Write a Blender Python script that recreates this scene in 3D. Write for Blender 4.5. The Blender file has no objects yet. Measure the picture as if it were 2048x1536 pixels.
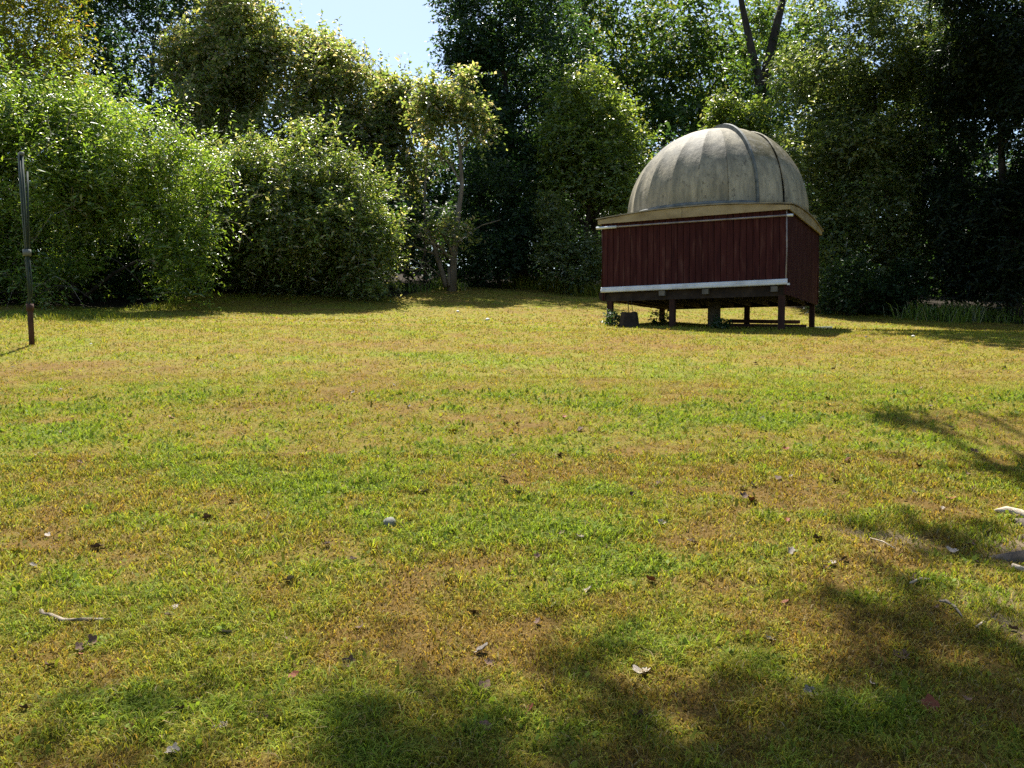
import bpy, math, random
import numpy as np
from mathutils import Vector

R = math.radians
sc = bpy.context.scene
COL = sc.collection

# ------------------------------------------------------------------ camera
EYE = 1.6
FPX = 1716.0                       # focal length in pixels of the 2048 px wide photograph
PITCH = math.atan(53 / FPX)        # camera tipped slightly down
cam_d = bpy.data.cameras.new("camera")
cam_d.sensor_width = 36.0
cam_d.lens = 36.0 * FPX / 2048.0
cam_d.clip_start = 0.05
cam_d.clip_end = 3000
cam = bpy.data.objects.new("camera", cam_d)
COL.objects.link(cam)
cam.location = (0, 0, EYE)
cam.rotation_euler = (R(90) - PITCH, 0, 0)
sc.camera = cam

# ------------------------------------------------------------------ sky and sun
SUN_EL, SUN_AZ = R(59), R(-10)      # azimuth measured from +Y (straight ahead) towards +X
w = bpy.data.worlds.new("World")
sc.world = w
w.use_nodes = True
nt = w.node_tree
nt.nodes.clear()
sky = nt.nodes.new("ShaderNodeTexSky")
sky.sky_type = 'NISHITA'
sky.sun_disc = False
sky.sun_elevation = SUN_EL
sky.sun_rotation = SUN_AZ
sky.air_density = 1.0
sky.dust_density = 1.1
sky.ozone_density = 1.4
bg = nt.nodes.new("ShaderNodeBackground")
bg.inputs[1].default_value = 0.08
wo = nt.nodes.new("ShaderNodeOutputWorld")
nt.links.new(sky.outputs[0], bg.inputs[0])
nt.links.new(bg.outputs[0], wo.inputs[0])

sun_d = bpy.data.lights.new("sun", 'SUN')
sun_d.energy = 5.0
sun_d.angle = R(0.53)
sun_d.color = (1.0, 0.95, 0.86)
sun = bpy.data.objects.new("sun", sun_d)
COL.objects.link(sun)
SUNV = Vector((math.sin(SUN_AZ) * math.cos(SUN_EL), math.cos(SUN_AZ) * math.cos(SUN_EL), math.sin(SUN_EL)))
sun.rotation_euler = SUNV.to_track_quat('Z', 'Y').to_euler()
sun.location = SUNV * 60

vs = sc.view_settings
vs.view_transform = 'Standard'
vs.look = 'None'
vs.exposure = 1.3
vs.gamma = 1.0
vs.use_curve_mapping = False
cy = sc.cycles
cy.max_bounces = 6
cy.diffuse_bounces = 3
cy.glossy_bounces = 2
cy.transmission_bounces = 4
cy.transparent_max_bounces = 4
cy.sample_clamp_indirect = 6
cy.use_denoising = False

# ------------------------------------------------------------------ helpers: space
cp, sp = math.cos(PITCH), math.sin(PITCH)


def ray(px, py):
    a, b = (px - 1024) / FPX, (768 - py) / FPX
    return np.array([a, cp + b * sp, -sp + b * cp])


def at(px, py, d):
    v = ray(px, py)
    v = v * (d / v[1])
    return np.array([v[0], v[1], v[2] + EYE])


_pd = np.array([-400, -60, -20, 0, 2.8, 4.5, 6.7, 10, 12.5, 16, 19, 21, 24, 28, 32, 40, 60, 100, 400, 1500], float)
_pz = np.array([-12, -4.5, -1.6, 0, .28, .56, .88, 1.40, 1.74, 2.19, 2.37, 2.57, 3.05, 3.70, 4.35, 5.5, 7.6, 11, 22, 40], float)
_cd = np.array([-400, 8, 12.5, 16, 19, 21, 24, 28, 40, 100, 1500], float)
_cz = np.array([0, 0, -.008, -.012, -.02, -.025, -.033, -.04, -.04, -.0, 0], float)


def hgt(x, y):
    x = np.asarray(x, float)
    y = np.asarray(y, float)
    p = 0
    c = 0
    for o in (-1.2, -.6, 0, .6, 1.2):
        p = p + np.interp(y + o, _pd, _pz)
        c = c + np.interp(y + o, _cd, _cz)
    xx = np.clip(x, -25, 25)
    z = p / 5 + c / 5 * xx
    return z + .012 * np.sin(x * 1.7 + y * .6) * np.sin(y * 1.3 - x * .4) + .02 * np.sin(x * .45 + 1) * np.sin(y * .37)


def ground(px, py):
    """world point where the ray through a photo pixel meets the ground"""
    v = ray(px, py)
    lo = None
    for d in np.arange(1.5, 60, .05):
        q = v * (d / v[1])
        if q[2] + EYE <= hgt(q[0], q[1]):
            return np.array([q[0], q[1], float(hgt(q[0], q[1]))])
    q = v * (40 / v[1])
    return np.array([q[0], q[1], float(hgt(q[0], q[1]))])


# ------------------------------------------------------------------ helpers: noise
def _hash(ix, iy, iz, seed):
    h = (ix.astype(np.int64) * 374761393 + iy.astype(np.int64) * 668265263 + iz.astype(np.int64) * 2147483647 + seed * 1274126177) & 0xffffffff
    h = ((h ^ (h >> 13)) * 1274126177) & 0xffffffff
    return ((h ^ (h >> 16)) & 0xffffff) / float(0xffffff)


def vnoise(x, y, z, seed=0):
    x, y, z = np.asarray(x, float), np.asarray(y, float), np.asarray(z, float) + 0 * np.asarray(x, float)
    ix, iy, iz = np.floor(x), np.floor(y), np.floor(z)
    fx, fy, fz = x - ix, y - iy, z - iz
    fx, fy, fz = [f * f * (3 - 2 * f) for f in (fx, fy, fz)]
    r = 0
    for a in (0, 1):
        for b in (0, 1):
            for c in (0, 1):
                wgt = (fx if a else 1 - fx) * (fy if b else 1 - fy) * (fz if c else 1 - fz)
                r = r + wgt * _hash(ix + a, iy + b, iz + c, seed)
    return r


def fbm(x, y, z, seed=0):
    return (vnoise(x, y, z, seed) + .5 * vnoise(x * 2.1, y * 2.1, z * 2.1, seed + 1) + .25 * vnoise(x * 4.3, y * 4.3, z * 4.3, seed + 2)) / 1.75


# ------------------------------------------------------------------ helpers: materials
def new_mat(name):
    m = bpy.data.materials.new(name)
    m.use_nodes = True
    n = m.node_tree.nodes
    return m, n, m.node_tree.links, n["Principled BSDF"]


def noise_mat(name, cols, scale=6, rough=.8, stretch=(1, 1, 1), bump=.2, detail=6, bscale=None, rand=.0, spec=.3, coord='Object'):
    """ramp of colours over stretched noise, with bump from a finer noise and per-object variation"""
    m, n, l, b = new_mat(name)
    tc = n.new("ShaderNodeTexCoord")
    mp = n.new("ShaderNodeMapping")
    mp.inputs["Scale"].default_value = stretch
    l.new(tc.outputs[coord], mp.inputs[0])
    oi = n.new("ShaderNodeObjectInfo")
    ad = n.new("ShaderNodeVectorMath")
    ad.operation = 'MULTIPLY_ADD'
    cx = n.new("ShaderNodeCombineXYZ")
    for i in range(3):
        l.new(oi.outputs["Random"], cx.inputs[i])
    ad.inputs[1].default_value = (37, 23, 51)
    l.new(cx.outputs[0], ad.inputs[0])
    l.new(mp.outputs[0], ad.inputs[2])
    tx = n.new("ShaderNodeTexNoise")
    tx.inputs["Scale"].default_value = scale
    tx.inputs["Detail"].default_value = detail
    l.new(ad.outputs[0], tx.inputs["Vector"])
    rp = n.new("ShaderNodeValToRGB")
    el = rp.color_ramp.elements
    while len(el) < len(cols):
        el.new(.5)
    for i, c in enumerate(cols):
        el[i].position = .28 + .44 * i / max(1, len(cols) - 1)
        el[i].color = (*c, 1)
    l.new(tx.outputs[0], rp.inputs[0])
    hs = n.new("ShaderNodeHueSaturation")
    mr = n.new("ShaderNodeMapRange")
    mr.inputs[3].default_value = 1 - rand
    mr.inputs[4].default_value = 1 + rand
    l.new(oi.outputs["Random"], mr.inputs[0])
    l.new(mr.outputs[0], hs.inputs["Value"])
    l.new(rp.outputs[0], hs.inputs["Color"])
    l.new(hs.outputs[0], b.inputs["Base Color"])
    t2 = n.new("ShaderNodeTexNoise")
    t2.inputs["Scale"].default_value = bscale or scale * 4
    t2.inputs["Detail"].default_value = 5
    l.new(ad.outputs[0], t2.inputs["Vector"])
    bp = n.new("ShaderNodeBump")
    bp.inputs["Strength"].default_value = bump
    bp.inputs["Distance"].default_value = .02
    l.new(t2.outputs[0], bp.inputs["Height"])
    l.new(bp.outputs[0], b.inputs["Normal"])
    b.inputs["Roughness"].default_value = rough
    b.inputs["Specular IOR Level"].default_value = spec
    return m


def leaf_mat(name, trans=.4, rough=.42, spec=.5, ty=(1.5, 1.45, .6)):
    """leaf: colour from the leaf's own tint, gloss on top, light let through"""
    m, n, l, b = new_mat(name)
    a = n.new("ShaderNodeAttribute")
    a.attribute_name = "tint"
    l.new(a.outputs["Color"], b.inputs["Base Color"])
    b.inputs["Roughness"].default_value = rough
    b.inputs["Specular IOR Level"].default_value = spec
    mu = n.new("ShaderNodeMix")
    mu.data_type = 'RGBA'
    mu.blend_type = 'MULTIPLY'
    mu.inputs[0].default_value = 1
    mu.inputs[7].default_value = (*ty, 1)
    l.new(a.outputs["Color"], mu.inputs[6])
    t = n.new("ShaderNodeBsdfTranslucent")
    l.new(mu.outputs[2], t.inputs[0])
    mx = n.new("ShaderNodeMixShader")
    mx.inputs[0].default_value = trans
    l.new(b.outputs[0], mx.inputs[1])
    l.new(t.outputs[0], mx.inputs[2])
    l.new(mx.outputs[0], n["Material Output"].inputs[0])
    return m


M_LEAF = leaf_mat("leaf_glossy", .45, .36, .6, (2.1, 2.0, .7))
M_VINE = leaf_mat("leaf_thin_vine", .55, .36, .6, (2.4, 2.35, 1.1))
M_LEAFD = leaf_mat("leaf_dull", .45, .5, .4, (1.8, 1.75, .7))
M_GRASS = leaf_mat("grass_blade", .38, .6, .08, (1.5, 1.45, .7))
M_BARK = noise_mat("bark", [(.035, .028, .02), (.09, .07, .05), (.15, .12, .09)], 5, .9, (1, 1, .25), .8)
M_BARKD = noise_mat("bark_dark", [(.015, .012, .010), (.035, .028, .022), (.06, .05, .04)], 5, .9, (1, 1, .25), .8)
M_BARKL = noise_mat("bark_pale", [(.08, .065, .05), (.17, .14, .105), (.26, .22, .17)], 7, .9, (1, 1, .2), .8)
M_TWIG = noise_mat("dry_twig", [(.10, .08, .06), (.22, .18, .13), (.34, .29, .22)], 20, .9, (1, 1, 1), .4)


# ------------------------------------------------------------------ helpers: objects
def link(o, parent=None):
    COL.objects.link(o)
    if parent is not None:
        o.parent = parent
    return o


def tag(o, label, cat, group=None):
    o["label"] = label
    o["category"] = cat
    if group:
        o["group"] = group
    return o


def empty(name, loc, rz=0):
    o = bpy.data.objects.new(name, None)
    o.empty_display_size = .2
    o.location = loc
    o.rotation_euler = (0, 0, rz)
    return link(o)


def mesh_np(name, V, F, mat, parent=None, tint=None, smooth=False):
    """V (n,3); F (m,3) or (m,4)"""
    V = np.asarray(V, np.float32)
    F = np.asarray(F, np.int32)
    k = F.shape[1]
    me = bpy.data.meshes.new(name)
    me.vertices.add(len(V))
    me.vertices.foreach_set("co", V.ravel())
    me.loops.add(F.size)
    me.loops.foreach_set("vertex_index", F.ravel())
    me.polygons.add(len(F))
    me.polygons.foreach_set("loop_start", np.arange(0, F.size, k, dtype=np.int32))
    if tint is not None:
        at_ = me.attributes.new("tint", 'FLOAT_COLOR', 'POINT')
        c = np.ones((len(V), 4), np.float32)
        c[:, :3] = tint
        at_.data.foreach_set("color", c.ravel())
    me.update(calc_edges=True)
    me.validate()
    if smooth:
        me.polygons.foreach_set("use_smooth", np.ones(len(F), bool))
    me.materials.append(mat)
    return link(bpy.data.objects.new(name, me), parent)


class MB:
    """collects polygons for one mesh"""

    def __init__(s):
        s.v, s.f = [], []

    def box(s, x0, x1, y0, y1, z0, z1):
        b = len(s.v)
        s.v += [(x, y, z) for z in (z0, z1) for y in (y0, y1) for x in (x0, x1)]
        s.f += [tuple(b + i for i in q) for q in ((0, 2, 3, 1), (4, 5, 7, 6), (0, 1, 5, 4), (2, 6, 7, 3), (0, 4, 6, 2), (1, 3, 7, 5))]
        return s

    def tube(s, pts, rad, n=8, cap=True):
        pts = [Vector(p) for p in pts]
        if not hasattr(rad, '__len__'):
            rad = [rad] * len(pts)
        b = len(s.v)
        t0 = (pts[1] - pts[0]).normalized()
        ref = Vector((1, 0, 0)) if abs(t0.x) < .8 else Vector((0, 1, 0))
        for i, p in enumerate(pts):
            t = (pts[min(i + 1, len(pts) - 1)] - pts[max(i - 1, 0)]).normalized()
            u = t.cross(ref).normalized()
            ww = t.cross(u)
            for k in range(n):
                a = 2 * math.pi * k / n
                s.v.append(tuple(p + (u * math.cos(a) + ww * math.sin(a)) * rad[i]))
        for i in range(len(pts) - 1):
            for k in range(n):
                s.f.append((b + i * n + k, b + i * n + (k + 1) % n, b + (i + 1) * n + (k + 1) % n, b + (i + 1) * n + k))
        if cap:
            s.f.append(tuple(b + k for k in range(n))[::-1])
            s.f.append(tuple(b + (len(pts) - 1) * n + k for k in range(n)))
        return s

    def grid(s, fn, nu, nv, flip=False, skip=None):
        b = len(s.v)
        for i in range(nu + 1):
            for j in range(nv + 1):
                s.v.append(tuple(fn(i / nu, j / nv)))
        for i in range(nu):
            for j in range(nv):
                q = (b + i * (nv + 1) + j, b + (i + 1) * (nv + 1) + j, b + (i + 1) * (nv + 1) + j + 1, b + i * (nv + 1) + j + 1)
                s.f.append(q[::-1] if flip else q)
        return s

    def mesh(s, name, mat, smooth=False, bevel=0):
        me = bpy.data.meshes.new(name)
        me.from_pydata(s.v, [], s.f)
        me.update()
        if smooth:
            me.polygons.foreach_set("use_smooth", [True] * len(me.polygons))
        if mat:
            me.materials.append(mat)
        return me

    def build(s, name, mat, parent=None, smooth=False, bevel=0):
        o = link(bpy.data.objects.new(name, s.mesh(name, mat, smooth)), parent)
        if bevel:
            md = o.modifiers.new("bevel", 'BEVEL')
            md.width = bevel
            md.segments = 2
        return o


# ------------------------------------------------------------------ ground
def patch(px, py, rpx, rpy):
    g = ground(px, py)
    g1 = ground(px, py - rpy)
    g2 = ground(px, py + rpy)
    return g[0], g[1], rpx * g[1] / FPX, max(.12, abs(g1[1] - g2[1]) / 2)


GREEN = [patch(*a) for a in [(660, 1000, 170, 45), (1160, 1085, 130, 30), (60, 900, 130, 90), (1230, 1205, 90, 25), (520, 1420, 260, 70),
                             (1850, 1200, 120, 40), (1330, 1350, 160, 40), (120, 625, 150, 20), (330, 930, 140, 25), (1450, 830, 260, 20), (880, 720, 200, 12), (1640, 1060, 150, 15)]]
BROWN = [patch(*a) for a in [(180, 1070, 190, 35), (650, 1125, 90, 22), (1000, 1128, 80, 28), (120, 745, 260, 40), (1550, 985, 240, 26), (1850, 1005, 170, 14),
                             (1460, 1100, 110, 30), (1000, 770, 330, 22), (1500, 690, 420, 20), (500, 1190, 260, 40), (1250, 1260, 140, 30), (640, 690, 330, 14), (100, 850, 60, 12), (1700, 1300, 130, 30)]]
BARE = [patch(*a) for a in [(2035, 1115, 85, 45), (1990, 1240, 105, 26), (1760, 1110, 70, 9), (2040, 1290, 40, 40)]]


def blobs(x, y, L):
    r = np.zeros_like(np.asarray(x, float))
    q = 1 + np.clip(np.asarray(y, float), 0, 30) * .06
    x = x + .55 * q * (fbm(x * 1.4 / q, y * 1.4 / q, 0, 61) - .5)
    y = y + .8 * q * (fbm(x * 1.4 / q, y * 1.4 / q, 0, 71) - .5)
    for a, b, rx, ry in L:
        r = np.maximum(r, np.exp(-(((x - a) / rx) ** 2 + ((y - b) / ry) ** 2)))
    return r


# lawn edge: distance in y at which the mown lawn stops, over the direction x/y
_ea = np.array([-1.2, -.62, -.42, -.38, -.13, -.07, 0, .1, .2, .35, .5, .6, 1.2])
_ed = np.array([20.4, 20.4, 21, 24.8, 25.3, 30, 30, 29.5, 29.5, 26, 24, 23, 22])


def lawn_mask(x, y):
    a = np.where(y > 1, x / np.maximum(y, 1), 0)
    e = np.interp(a, _ea, _ed)
    return np.clip((e - y) / .5 + .5 + .8 * (vnoise(x * 1.3, y * 1.3, 0, 5) - .5), 0, 1)


def grass_fac(x, y):
    """0 dry brown .. 1 lush green"""
    n = fbm(x * .55, y * .8, 0, 11) * .40 + fbm(x * 2.2, y * 3.0, 0, 21) * .55 + fbm(x * 8, y * 8, 0, 25) * .45 - .2
    f = .52 + (2.0 - .8 * np.clip((y - 5) / 8, 0, 1)) * (n - .5)
    f = f - .03 * np.clip((y - 6) / 8, 0, 1)
    f = f + .30 * blobs(x, y, GREEN) - (.27 - .10 * np.clip((y - 7) / 6, 0, 1)) * blobs(x, y, BROWN)
    return np.clip(f, 0, 1)


CB = np.array([.190, .120, .042])     # dry
CS = np.array([.215, .180, .040])     # straw / olive
CO = np.array([.180, .198, .032])     # olive green
CG = np.array([.150, .208, .034])       # green
CBARE = np.array([.25, .19, .125])


def grass_col(f, bare):
    f = f[:, None]
    c = np.where(f < .35, CB + (CS - CB) * f / .35, np.where(f < .65, CS + (CO - CS) * (f - .35) / .3, CO + (CG - CO) * (f - .65) / .35))
    c = c * np.array([[.98, .99, .80]])
    return c * (1 - bare[:, None]) + CBARE * bare[:, None]


def axis(vals):
    return np.unique(np.round(np.concatenate(vals), 4))


gy = axis([np.linspace(-400, -30, 10), np.linspace(-30, 1.5, 22), np.arange(1.5, 8, .09), np.arange(8, 34, .2), np.linspace(34, 110, 40), np.linspace(110, 1500, 16)])
gx = axis([np.linspace(-1200, -45, 14), np.linspace(-45, -16, 30), np.arange(-16, -4, .25), np.arange(-4, 4, .09), np.arange(4, 16, .25), np.linspace(16, 45, 30), np.linspace(45, 1200, 14)])
X, Y = np.meshgrid(gx, gy)
x_, y_ = X.ravel(), Y.ravel()
z_ = hgt(x_, y_)
idx = np.arange(len(x_)).reshape(X.shape)
F = np.stack([idx[:-1, :-1], idx[:-1, 1:], idx[1:, 1:], idx[1:, :-1]], -1).reshape(-1, 4)
lm = lawn_mask(x_, y_)
bare = np.clip(blobs(x_, y_, BARE) * 1.3, 0, 1)
tcol = grass_col(np.clip(grass_fac(x_, y_) - .18, 0, 1), bare) * (.62 + .30 * np.clip((y_ - 4) / 10, 0, 1))[:, None]  # tint darkened, most up close, so gaps between blades look shaded
LITTER = np.array([.028, .022, .015])
tcol = tcol * lm[:, None] + LITTER * (1 - lm[:, None])

M_GROUND, n, l, b = new_mat("lawn_soil_and_thatch")
a = n.new("ShaderNodeAttribute"); a.attribute_name = "tint"
tc = n.new("ShaderNodeTexCoord")
t1 = n.new("ShaderNodeTexNoise"); t1.inputs["Scale"].default_value = 9; t1.inputs["Detail"].default_value = 10; t1.inputs["Roughness"].default_value = .7
mp = n.new("ShaderNodeMapping"); mp.inputs["Scale"].default_value = (1, .55, 1)
l.new(tc.outputs["Object"], mp.inputs[0]); l.new(mp.outputs[0], t1.inputs["Vector"])
rp = n.new("ShaderNodeValToRGB")
rp.color_ramp.elements[0].position = .3; rp.color_ramp.elements[0].color = (.62, .55, .5, 1)
rp.color_ramp.elements[1].position = .68; rp.color_ramp.elements[1].color = (1.22, 1.25, 1.2, 1)
l.new(t1.outputs[0], rp.inputs[0])
mx = n.new("ShaderNodeMix"); mx.data_type = 'RGBA'; mx.blend_type = 'MULTIPLY'; mx.inputs[0].default_value = 1
l.new(a.outputs["Color"], mx.inputs[6]); l.new(rp.outputs[0], mx.inputs[7]); l.new(mx.outputs[2], b.inputs["Base Color"])
b.inputs["Roughness"].default_value = .95
b.inputs["Specular IOR Level"].default_value = .1
bp = n.new("ShaderNodeBump"); bp.inputs["Strength"].default_value = .5; bp.inputs["Distance"].default_value = .03
l.new(t1.outputs[0], bp.inputs["Height"]); l.new(bp.outputs[0], b.inputs["Normal"])
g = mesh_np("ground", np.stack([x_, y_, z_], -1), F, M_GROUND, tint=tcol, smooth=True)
g["kind"] = "structure"

# ------------------------------------------------------------------ grass blades (one mass)
rng = np.random.default_rng(7)


def blades(rng, x, y, h, wdt, lean, col, curl=1):
    """triangle pairs: a bent tapering blade at each point"""
    n = len(x)
    z = hgt(x, y) - .004
    an = rng.uniform(0, 2 * np.pi, n)
    la = rng.uniform(0, 2 * np.pi, n)
    ln = lean * rng.uniform(.2, 1.3, n)
    dx, dy = np.cos(la) * ln * h, np.sin(la) * ln * h
    sx, sy = np.cos(an) * wdt * .5, np.sin(an) * wdt * .5
    p = np.stack([x, y, z], -1)
    b0 = p + np.stack([-sx, -sy, 0 * x], -1)
    b1 = p + np.stack([sx, sy, 0 * x], -1)
    mid = p + np.stack([dx * .4, dy * .4, h * .62], -1)
    m0 = mid + np.stack([-sx * .8, -sy * .8, 0 * x], -1)
    m1 = mid + np.stack([sx * .8, sy * .8, 0 * x], -1)
    tip = p + np.stack([dx, dy, h * (1 - .35 * np.clip(ln, 0, 1))], -1)
    V = np.stack([b0, b1, m0, m1, tip], 1).reshape(-1, 3)
    i = np.arange(n)[:, None] * 5
    Fq = np.concatenate([i + np.array([[0, 1, 3]]), i + np.array([[0, 3, 2]]), i + np.array([[2, 3, 4]])], 0)
    if not curl:
        V = np.stack([b0, b1, tip], 1).reshape(-1, 3)
        return V, np.arange(n)[:, None] * 3 + np.array([[0, 1, 2]]), np.repeat(col, 3, 0)
    return V, Fq, np.repeat(col, 5, 0)


def lawn_points(rng, d0, d1, n):
    d = np.sqrt(rng.uniform(d0 ** 2, d1 ** 2, n))
    x = d * rng.uniform(-.74, .74, n)
    k = lawn_mask(x, d) > rng.uniform(.2, .8, n)
    bare_ = blobs(x, d, BARE)
    k &= rng.uniform(0, 1, n) > .75 * bare_
    # lush tufts are denser than dry spots
    f = grass_fac(x, d)
    k &= rng.uniform(0, 1, n) < .55 + .5 * f
    return x[k], d[k], f[k]


Vs, Fs, Cs, base = [], [], [], 0
for d0, d1, n_, h0, w0 in [(2.2, 4, 170000, .034, .0046), (4, 6.5, 170000, .035, .0062), (6.5, 10, 150000, .036, .0095), (10, 16, 130000, .037, .015), (16, 31, 120000, .038, .028)]:
    x, y, f = lawn_points(rng, d0, d1, n_)
    k = len(x)
    fv = np.clip(f + rng.normal(0, .24, k), 0, 1)
    col = grass_col(fv, np.zeros(k)) * rng.uniform(.4, 1.75, (k, 1)) * 1.1
    pale = rng.uniform(0, 1, k) < .05
    col[pale] = np.array([.34, .27, .13]) * rng.uniform(.7, 1.2, (pale.sum(), 1))
    tuft = .25 + 1.7 * fbm(x * 7, y * 7, 0, 31) ** 1.3
    h = h0 * tuft * rng.uniform(.6, 1.4, k) * (.8 + .55 * f)
    V, Fq, c = blades(rng, x, y, h, w0 * rng.uniform(.6, 1.4, k), 1.25, col, d0 < 6)
    Vs.append(V); Fs.append(Fq + base); Cs.append(c); base += len(V)
# small broad weed and clover leaves among the blades
x, y, f = lawn_points(rng, 2.2, 9, 60000)
kk = rng.uniform(0, 1, len(x)) < .12 + .9 * np.clip(f - .45, 0, 1)
x, y, f = x[kk], y[kk], f[kk]
k = len(x)
pz = hgt(x, y) + rng.uniform(.008, .03, k)
aa = rng.uniform(0, 6.283, k)
sz = .0095 * rng.uniform(.6, 1.6, k) * (.8 + .06 * y)
tl = rng.normal(0, .8, (k, 2))
ux, uy = np.cos(aa) * sz, np.sin(aa) * sz
q = np.stack([x, y, pz], -1)
du = np.stack([ux, uy, tl[:, 0] * sz], -1)
dv = np.stack([-uy * .75, ux * .75, tl[:, 1] * sz], -1)
V = np.stack([q - du, q + dv, q + du, q - dv], 1).reshape(-1, 3)
i4 = np.arange(k)[:, None] * 4
col = grass_col(np.clip(f + .3, 0, 1), np.zeros(k)) * rng.uniform(.6, 1.35, (k, 1))
Vs.append(V); Fs.append(np.concatenate([i4 + np.array([[0, 1, 2]]), i4 + np.array([[0, 2, 3]])]) + base); Cs.append(np.repeat(col, 4, 0)); base += len(V)
lawn = mesh_np("lawn_grass", np.concatenate(Vs), np.concatenate(Fs), M_GRASS, tint=np.concatenate(Cs))
lawn["kind"] = "stuff"
lawn["label"] = "short mown lawn grass, part green and part dried brown"
lawn["category"] = "grass"


# ------------------------------------------------------------------ observatory
WD = 3.66
HW = WD / 2
OBZ = 2.2
OBC = (4.33, 18.42)
OBR = R(-28.3)
obs = empty("observatory", (OBC[0], OBC[1], OBZ), OBR)
tag(obs, "small domed observatory with dark red board walls raised on short posts", "observatory")
M_RED = noise_mat("red_paint_on_boards", [(.024, .006, .007), (.042, .010, .010), (.052, .014, .013), (.085, .036, .03)], 5, .8, (3, 3, .35), .3, rand=.12, spec=.15)
M_TAN = noise_mat("tan_painted_ply", [(.22, .165, .09), (.32, .25, .145), (.38, .305, .19)], 3, .7, (1, 1, 1.5), .15)
M_WHITE = noise_mat("white_vinyl", [(.42, .44, .47), (.62, .65, .7), (.7, .73, .78)], 4, .45, (1, 1, 1), .05)
M_PIPE = noise_mat("grey_pipe", [(.14, .12, .12), (.24, .21, .21), (.32, .29, .29)], 5, .5, (1, 1, 1), .05)
M_WOODD = noise_mat("dark_treated_wood", [(.014, .010, .008), (.03, .021, .016), (.05, .037, .028)], 6, .9, (1, 1, 1), .4)
M_WOODR = noise_mat("red_stained_timber", [(.022, .010, .008), (.042, .018, .013), (.06, .03, .022)], 6, .9, (2, 2, .5), .3)
M_CONC = noise_mat("old_concrete", [(.07, .065, .058), (.13, .12, .105), (.19, .175, .15)], 5, .95, (1, 1, 1), .4)
M_DARK = noise_mat("dark_rubber_seal", [(.012, .012, .012), (.03, .03, .028)], 8, .8, (1, 1, 1), .1)
M_SEAL = noise_mat("grey_flashing", [(.06, .068, .065), (.13, .14, .13), (.2, .2, .19)], 6, .7, (1, 1, 1), .2)
M_ROOF = noise_mat("roof_felt", [(.12, .11, .085), (.24, .21, .16), (.33, .29, .22)], 4, .85, (1, 1, 1), .3)


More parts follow.
